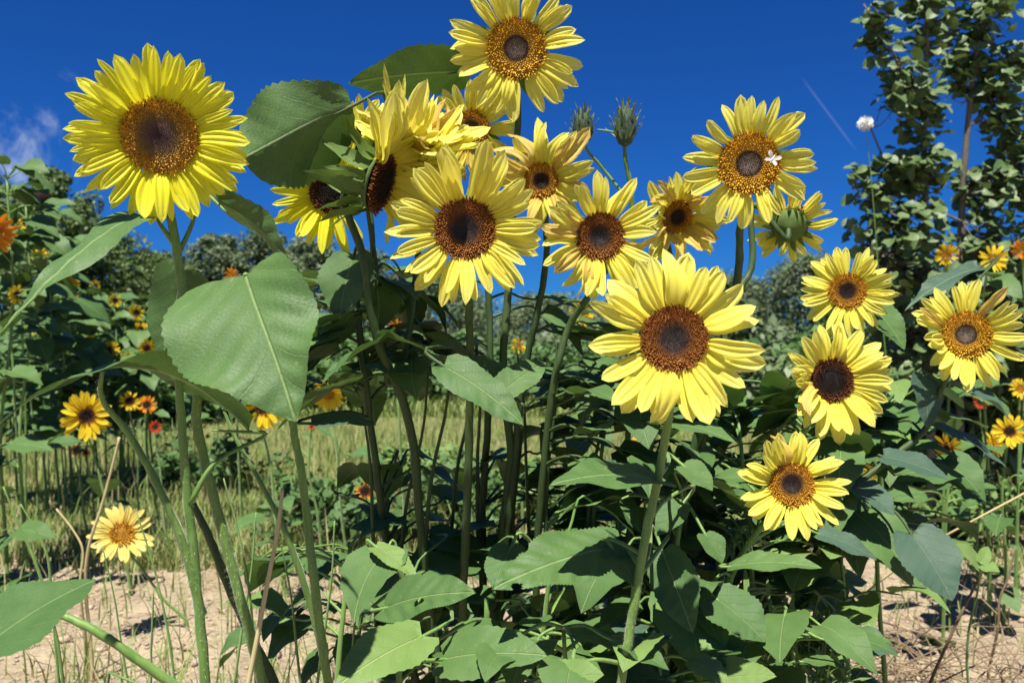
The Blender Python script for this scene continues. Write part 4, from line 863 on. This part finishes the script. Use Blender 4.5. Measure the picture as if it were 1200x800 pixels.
# the tall leafy saplings at the right
def sapling(label, trunk, limbs, blobs, seed, nleaf, nst, L=(.028, .062)):
    r = random.Random(seed); pts = [P(*p) for p in trunk]; base = Vector((pts[-1].x, pts[-1].y, 0))
    e = empty('sapling', base, label, 'tree', 'leafy saplings at the right'); iv = Matrix.Translation(base)
    T = Tubes(); path = smooth_path([(p - base, .006 + .012 * i / len(pts)) for i, p in enumerate(pts)] + [(Vector((0, 0, -.04)), .02)], 8); T.add(path, 8)
    obj('trunk', T.build('trunk', [BARK]), e, iv)
    sm = list(path)
    T2 = Tubes()
    for lb in limbs:
        lp = smooth_path([(P(*p) - base, .0065 - .0045 * i / len(lb)) for i, p in enumerate(lb)], 6); T2.add(lp, 6); sm += lp
    cen = [(P(px, py, d) - base, rx * d / FPX, rz * d / FPX) for px, py, d, rx, rz in blobs]
    wts = [rx * rz for _, _, _, rx, rz in blobs]; todo = []
    for i in range(nleaf + nst):
        c, rx, rz = r.choices(cen, wts)[0]
        v = Vector((r.gauss(0, 1), r.gauss(0, 1), r.gauss(0, 1))).normalized() * r.random() ** .45
        p = c + Vector((v.x * rx, v.y * min(rx, .3), v.z * rz)); todo.append(p)
    sp = []
    for p in todo[:]:                                        # twigs
        if r.random() < .30:
            q = min(sm, key=lambda s: (s[0] - p).length)[0]
            T2.add(smooth_path([(q, .003), (q.lerp(p, .5) + Vector((0, 0, -.015)), .002), (p, .001)], 3), 4)
    obj('branches', T2.build('branches', [BARK]), e, iv)
    todo.sort(key=lambda p: p.y); big = todo[:nleaf]; rest = todo[nleaf:]
    def fr(p):
        a = r.uniform(0, 6.28); dr = Vector((math.cos(a), math.sin(a), r.uniform(-.9, .5)))
        return frame(p, dr, Vector((r.uniform(-.7, .7), r.uniform(-1.2, 0), .7)))
    for p in big:
        obj('leaf', r.choice(SHRUBV), e, iv @ fr(p) @ Matrix.Scale(r.uniform(*L), 4))
    V = []; F = []; U = []
    base_me = SHRUBV[0]; bv = [v.co.copy() for v in base_me.vertices]; bf = [tuple(p.vertices) for p in base_me.polygons]
    bu = [(v.x + .5, v.y) for v in bv]
    for p in rest:
        m_ = fr(p) @ Matrix.Scale(r.uniform(*L), 4); o = len(V); V += [m_ @ v for v in bv]; F += [tuple(i + o for i in f) for f in bf]; U += bu
    obj('foliage', mesh('foliage', V, F, [SHRUB], U), e, iv, 'stuff')
sapling('tall leafy sapling with a leaning side branch, left one of the pair at the right', [(1084, -60, 3.1), (1086, 60, 3.1), (1083, 160, 3.12), (1085, 260, 3.15), (1088, 420, 3.2), (1092, 560, 3.2)],
    [[(1086, 130, 3.11), (1060, 90, 3.05), (1040, 50, 3.0), (1012, 5, 3.0)], [(1084, 210, 3.13), (1040, 190, 3.1), (1020, 150, 3.1)], [(1085, 250, 3.15), (1030, 240, 3.1), (995, 215, 3.1)], [(1088, 330, 3.2), (1040, 300, 3.1), (1010, 270, 3.1)]],
    [(1084, 20, 3.1, 26, 60), (1060, 100, 3.05, 34, 38), (1030, 35, 3.0, 20, 45), (1082, 130, 3.1, 26, 40), (1075, 200, 3.1, 40, 45), (1030, 215, 3.1, 36, 34), (1050, 270, 3.1, 58, 45), (1060, 330, 3.15, 66, 45), (1090, 400, 3.2, 75, 60)], 5, 290, 1500)
sapling('tall leafy sapling with bare trunk showing, right one of the pair at the right', [(1160, -60, 3.3), (1148, 30, 3.3), (1140, 90, 3.3), (1133, 160, 3.3), (1128, 230, 3.32), (1125, 400, 3.35), (1125, 560, 3.35)],
    [[(1140, 90, 3.3), (1110, 60, 3.3), (1120, 15, 3.3)], [(1134, 150, 3.3), (1165, 120, 3.3), (1200, 80, 3.3)], [(1128, 230, 3.3), (1165, 200, 3.3), (1210, 180, 3.3)], [(1148, 30, 3.3), (1170, 0, 3.3), (1185, -40, 3.3)], [(1128, 260, 3.3), (1105, 250, 3.3)]],
    [(1145, 15, 3.3, 42, 46), (1125, 80, 3.3, 26, 40), (1160, 95, 3.3, 30, 34), (1195, 70, 3.3, 22, 30), (1180, 140, 3.3, 34, 40), (1195, 200, 3.3, 36, 46), (1160, 225, 3.3, 38, 34), (1170, 290, 3.3, 55, 50), (1150, 370, 3.35, 75, 60)], 6, 290, 1500)

# far trees
def tree(px, d, ht, wd, label, mat, seed, n=5200, size=.11, trunk_h=.25, group='trees on the far side'):
    r = random.Random(seed); b = P(px, 400, d); base = Vector((b.x, b.y, 0)); e = empty('tree', base, label, 'tree', group); iv = Matrix.Translation(base)
    T = Tubes(); T.add(smooth_path([(Vector((0, 0, -.1)), ht * .03), (Vector((.02 * ht, 0, ht * .3)), ht * .022), (Vector((0, 0, ht * .6)), ht * .013), (Vector((.01 * ht, 0, ht * .88)), ht * .005)], 5), 8)
    obj('trunk', T.build('trunk', [BARK]), e, iv)
    L = Tubes(); cs = []; rs = []; ns = []; k = 44
    for i in range(k):
        f = (i + .5) / k; z = ht * (trunk_h + (1 - trunk_h) * f * .93); a = i * 2.4 + r.uniform(-.5, .5)
        prof = math.sin(math.pi * min(1, .15 + f * .82)) ** .7; rr = wd / 2 * prof * r.uniform(.35, .85)
        c = Vector((math.cos(a) * rr, math.sin(a) * rr, z)); q = wd * r.uniform(.09, .19) * (.55 + .6 * prof)
        L.add(smooth_path([(Vector((0, 0, z - ht * .12)), ht * .009), (Vector((c.x * .5, c.y * .5, z - ht * .04)), ht * .006), (c, ht * .002)], 3), 5)
        cs.append(tuple(c)); rs.append((q, q, q * .75)); ns.append(n // k)
    obj('limbs', L.build('limbs', [BARK]), e, iv)
    obj('crown', leaf_mass('crown', cs, rs, ns, size, mat, seed), e, iv, 'stuff')
for i, (px, d, ht, wd, mt, sz, lab) in enumerate([
    (-40, 13, 3.6, 3.2, FARL, .09, 'dark tree at the left edge behind the flower bed'), (62, 14, 3.75, 2.1, FARL, .085, 'tall dark tree behind the brown seed head'), (118, 15, 3.0, 2.4, FARL, .09, 'lower dark tree left of the lemon flower stem'),
    (180, 17, 2.6, 2.6, FARL, .09, 'low dark tree right behind the lemon flower stem'), (255, 24, 3.9, 3.0, FARG, .12, 'grey green conifer left of the dark hanging leaf'), (310, 25, 4.1, 3.4, FARG, .12, 'grey green conifer right of the dark hanging leaf'),
    (365, 26, 4.0, 3.2, FARG, .12, 'grey green tree behind the flowers at centre left'), (430, 28, 3.8, 4, FARG, .12, 'grey green tree behind the side-on flower'), (520, 32, 3.4, 5, FARG, .14, 'low far tree behind the middle flower'),
    (640, 34, 2.6, 6, FARG, .14, 'low far tree seen through the gap between stems'), (760, 34, 2.9, 6, FARG, .14, 'low far tree behind the large front flower'), (860, 30, 3.1, 5, FARG, .13, 'low far tree below the turned away flower'),
    (950, 28, 3.7, 4, FARG, .13, 'far tree behind the small round flower'), (1050, 26, 3.6, 5, FARL, .13, 'far tree behind the left sapling'), (1170, 26, 3.6, 5, FARL, .13, 'far tree behind the right sapling')]):
    tree(px, d, ht, wd, lab, mt, 500 + i, n=15000, size=sz * .5, trunk_h=.12)

# ------------------------------------------------------------------ small things
# white moth on the amber flower
mC = P(905, 187, .925); e = empty('white_moth', mC, 'small white moth sitting on the amber flower at upper right', 'moth')
mM = frame(mC, (.45, -.2, .8), face(905, 187, .93))
T = Tubes(); T.add(smooth_path([(Vector((0, -.005, .002)), .0005), (Vector((0, 0, .0026)), .0013), (Vector((0, .005, .002)), .0005)], 4), 6)
obj('body', T.build('body', [WHITE]), e, mM)
for s in (-1, 1):
    for k, (an, L) in enumerate(((50, .0105), (118, .0085))):
        me = blade('wing', [WHITE], L, L * .42, .6, .35, .05, .1, .01, 0, 6, 4, 3, 0)
        obj('wing', me, e, mM @ Matrix.Translation((0, 0, .0022)) @ Matrix.Rotation(R(-s * an), 4, 'Z') @ Matrix.Rotation(.25, 4, 'X'))
# fluffy seed head by the sapling
fC = P(1014, 145, 2.9); pf = Plant('fluffy_seed_head', (fC.x + .05, fC.y + .1, 0), 'white fluffy seed head left of the leaning sapling branch', 'seed head')
V = []; F = []; r = random.Random(4)
for i in range(420):
    v = Vector((r.gauss(0, 1), r.gauss(0, 1), r.gauss(0, 1))).normalized(); s = v.orthogonal().normalized() * .0012; L = .026 * r.uniform(.8, 1.1); b = len(V)
    V += [v * .004 - s * .4, v * .004 + s * .4, v * L + s, v * L - s]; F.append((b, b + 1, b + 2, b + 3))
obj('fluff', mesh('fluff', V, F, [WHITE], None, False), pf.root, Matrix.Translation(fC), 'stuff')
pf.stem([fC, P(1020, 200, 2.92), P(1030, 330, 2.95), P(1040, 500, 2.98)], .0012, .004, 6)
# straw stalk and grass blades at the left foot
def stalk(name, pts, r0, r1, label, mat, cat, group=None, n=6):
    p = [P(*q) for q in pts]; g = Vector((p[-1].x + (p[-1].x - p[-2].x) * .4, p[-1].y + .04, 0))
    T = Tubes(); T.add(smooth_path([(q - g, r0 + (r1 - r0) * i / len(p)) for i, q in enumerate(p)] + [(Vector((0, 0, .01)), r1), (Vector((0, 0, -.03)), r1)], 6), n)
    o = obj(name, T.build(name, [mat]), None, Matrix.Translation(g)); tag(o, label, cat, group); return o
stalk('straw_stalk', [(331, 572, .70), (327, 610, .70), (312, 690, .70), (297, 770, .70), (289, 810, .70)], .0014, .0026, 'dry straw coloured stalk in front of the slanting stems', STRAW, 'stalk')
stalk('straw_stalk', [(66, 596, 1.9), (85, 620, 1.9), (96, 640, 1.9), (94, 680, 1.9)], .002, .003, 'bent dry stalk left of the pale yellow flower', STRAW, 'stalk')
stalk('straw_stalk', [(140, 512, 1.9), (128, 560, 1.9), (120, 590, 1.9), (104, 640, 1.9)], .0025, .004, 'pale upright dry stalk above the pale yellow flower', STRAW, 'stalk')
stalk('wild_grass', [(4, 570, 1.1), (22, 615, 1.1), (38, 650, 1.1), (52, 690, 1.1)], .0012, .0026, 'dark green grass stem at the left edge, outer one', STEM, 'grass stem', 'grass stems at left')
stalk('wild_grass', [(24, 590, 1.1), (44, 625, 1.1), (55, 650, 1.1), (60, 700, 1.1)], .0010, .0022, 'short dark green grass stem near the left edge, inner one', STEM, 'grass stem', 'grass stems at left')
for i, (x0, y0, x1, d, lab) in enumerate([(160, 600, 205, .95, 'thin green grass stalk left of the lemon flower stem'), (262, 560, 300, .9, 'thin green grass stalk between the slanting stems'), (300, 600, 275, 1.0, 'thin green grass stalk leaning left behind the straw'),
        (392, 610, 372, .95, 'thin green grass stalk right of the ribbed stalk'), (120, 640, 150, 1.1, 'thin green grass stalk under the pale yellow flower'), (330, 640, 352, .9, 'thin green grass stalk right of the straw'), (180, 690, 160, .9, 'short green grass stalk near the bottom left'), (420, 600, 410, 1.05, 'thin green grass stalk at the left of the clump')]):
    stalk('wild_grass', [(x0, y0, d), ((x0 * 2 + x1) / 3 + 4, y0 + 60, d), ((x0 + x1 * 2) / 3 + 3, y0 + 120, d), (x1, 800, d)], .0008, .0019, lab, STEM, 'grass stem', 'grass stems at left')
stalk('straw_stalk', [(1215, 570, 1.4), (1140, 610, 1.42), (1100, 632, 1.45), (1060, 660, 1.5), (1010, 700, 1.55)], .0016, .0024, 'long pale dry stalk slanting in from the right edge', STRAW, 'stalk')
stalk('dry_stalk', [(1150, 672, 1.5), (1128, 715, 1.5), (1105, 765, 1.52), (1090, 800, 1.55)], .0022, .0036, 'brown woody stalk rising from the soil at lower right', TWIG, 'stalk')
stalk('dry_stalk', [(1190, 640, 1.8), (1180, 680, 1.8), (1172, 700, 1.8), (1170, 730, 1.8)], .002, .003, 'thin brown stalk near the lower right edge', TWIG, 'stalk')
# tufts of long grass
def tuft(label, px, d, n, ht, spread, seed, mats, group='long grass tufts'):
    b = P(px, 400, d); r = random.Random(seed); V = []; F = []
    for i in range(n):
        a = r.uniform(0, 6.28); o = Vector((r.uniform(-.5, .5) * spread, r.uniform(-.5, .5) * spread, -.01)); dr = Vector((math.cos(a), math.sin(a), 0)); sd_ = Vector((-dr.y, dr.x, 0)) * r.uniform(.0012, .003)
        H = ht * r.uniform(.5, 1.1); ln = H * r.uniform(.1, .7); b0 = len(V)
        for k in range(6):
            t = k / 5; c = o + dr * ln * t * t + Vector((0, 0, H * (t - .25 * t * t * (ln / H)))); ww = (1 - t) ** .6 + .03; V += [c - sd_ * ww, c + sd_ * ww]
        for k in range(5): F.append((b0 + 2 * k, b0 + 2 * k + 1, b0 + 2 * k + 3, b0 + 2 * k + 2))
    mi = [0 if r.random() < .75 else 1 for _ in range(n) for k in range(5)]
    o = obj('grass_tuft', mesh('grass_tuft', V, F, mats, None, True, mi), None, Matrix.Translation((b.x, b.y, 0)), 'stuff'); tag(o, label, 'grass tuft', group)
for i, (px, d, n, ht, spd, lab) in enumerate([(250, 1.15, 70, .42, .2, 'long grass among the left stalks'), (330, 1.3, 80, .40, .25, 'long grass between the straw stalk and the shaded stems'), (420, 1.5, 70, .35, .3, 'long grass at the left foot of the clump'),
        (130, 1.9, 40, .22, .25, 'thin grass on the soil below the pale yellow flower'), (560, 1.05, 90, .34, .3, 'grass under the young sunflower at bottom middle'), (700, 1.1, 90, .33, .3, 'grass in the shade behind the front stem'),
        (850, 1.2, 90, .33, .3, 'grass under the heart shaped leaf at right'), (300, 2.4, 60, .3, .5, 'sparse grass on the soil behind the stalks'), (60, 1.7, 50, .16, .5, 'low grass on the soil near the lower left corner'), (170, 1.5, 60, .22, .4, 'low grass on the soil left of the leafy stalks'), (90, 2.5, 90, .14, .7, 'low grass at the border of the soil, left'), (1130, 2.3, 90, .14, .8, 'low grass at the border of the soil, right'), (480, 2.4, 80, .28, .7, 'sparse grass on the soil behind the middle stems')]):
    tuft(lab, px, d, n, ht, spd, 40 + i, [GRASSM, DRYG])
# feathery weed and light green seedling at lower right
pW = Plant('feathery_weed', gp(945, 1.08), 'low feathery weed with narrow leaflets at lower right', 'weed')
NARR = [blade('leaflet', [LEAFL], 1, .16, .5, .7, .05, .1, .02, 0, 6, 2, 60 + i, 0) for i in range(3)]
rr_ = random.Random(9)
for k in range(24):
    t = P(rr_.uniform(855, 1010), rr_.uniform(705, 800), rr_.uniform(.94, 1.1)); b = pW.base + Vector((0, 0, .02)); md = t.lerp(b, .5) + Vector((0, 0, .06))
    pth = pW.stem([t, md, b], .0009, .0022, 5, False)
    for j, (q, _) in enumerate(pth[:11]):
        for s in (-1, 1):
            ax = (pth[max(j - 1, 0)][0] - pth[j + 1][0]).normalized(); sd_ = ax.cross(Vector((0, -.5, 1))).normalized() * s
            obj('leaflet', rr_.choice(NARR), pW.root, frame(q, ax * .8 + sd_ + Vector((0, 0, rr_.uniform(-.2, .3))), Vector((0, -.3, 1))) @ Matrix.Scale(rr_.uniform(.022, .045), 4))
pX = Plant('light_green_seedling', gp(975, 1.5), 'bright green seedling with a few leaves beside the dry twigs', 'seedling')
pX.stem([P(972, 705, 1.3), P(965, 745, 1.35), P(962, 780, 1.42)], .0018, .003)
for b_, t_, wpx in (((968, 708, 1.3), (990, 676, 1.32), 34), ((972, 712, 1.29), (1026, 728, 1.28), 40), ((970, 722, 1.29), (1000, 760, 1.27), 32), ((966, 716, 1.3), (948, 690, 1.33), 24)):
    hero_leaf(pX, b_, t_, wpx, (.0, -.6, .8), LEAFL, nt=14, ns=8)
pX2 = Plant('light_green_seedling', gp(1140, 1.55), 'bright green leafy shoot on the brown stalk at lower right', 'seedling')
pX2.stem([P(1150, 660, 1.48), P(1146, 690, 1.5), P(1135, 740, 1.52)], .0015, .003)
for b_, t_, wpx in (((1147, 664, 1.48), (1120, 636, 1.48), 26), ((1150, 662, 1.48), (1172, 672, 1.46), 24), ((1149, 660, 1.48), (1158, 640, 1.5), 16)):
    hero_leaf(pX2, b_, t_, wpx, (.2, -.6, .7), LEAFL, nt=12, ns=6)
# heap of dry stalks
b = P(1050, 400, 1.75); T = Tubes(); r = random.Random(12)
for i in range(170):
    x, y = r.gauss(0, .16), r.gauss(0, .16); a = r.uniform(0, 6.28); L = r.uniform(.08, .3); z0 = max(0.0, r.uniform(-.02, .09)); z1 = max(0.0, z0 + r.uniform(-.08, .16))
    T.add(smooth_path([(Vector((x, y, z0)), r.uniform(.0008, .0024)), (Vector((x + math.cos(a) * L * .5, y + math.sin(a) * L * .5, (z0 + z1) / 2 + r.uniform(0, .04))), .0014), (Vector((x + math.cos(a + .5) * L, y + math.sin(a + .5) * L, z1)), .0007)], 3), 5)
tag(obj('dry_stalk_heap', T.build('dry_stalk_heap', [TWIG]), None, Matrix.Translation((b.x, b.y, 0)), 'stuff'), 'tangled heap of dry brown stalks on the soil at lower right', 'dry stalks')
for i in range(6):
    q = P(r.uniform(900, 1010), r.uniform(640, 760), r.uniform(1.35, 1.6)); q.z = r.uniform(.01, .05)
    o = obj('dry_leaf', blade('dry_leaf', [DRY], .07, .05, .5, .6, .15, .4, .08, .1, 10, 6, i, .03, 0, .8, .2), None, frame(q, (r.uniform(-1, 1), r.uniform(-1, 1), .3), (r.uniform(-.3, .3), -.4, .8)))
    tag(o, 'curled brown dead leaf on the ground beside the feathery weed', 'dead leaf', 'dead leaves on the ground')

for pl in PLANTS: pl.finish()
print('objects', len(bpy.data.objects))
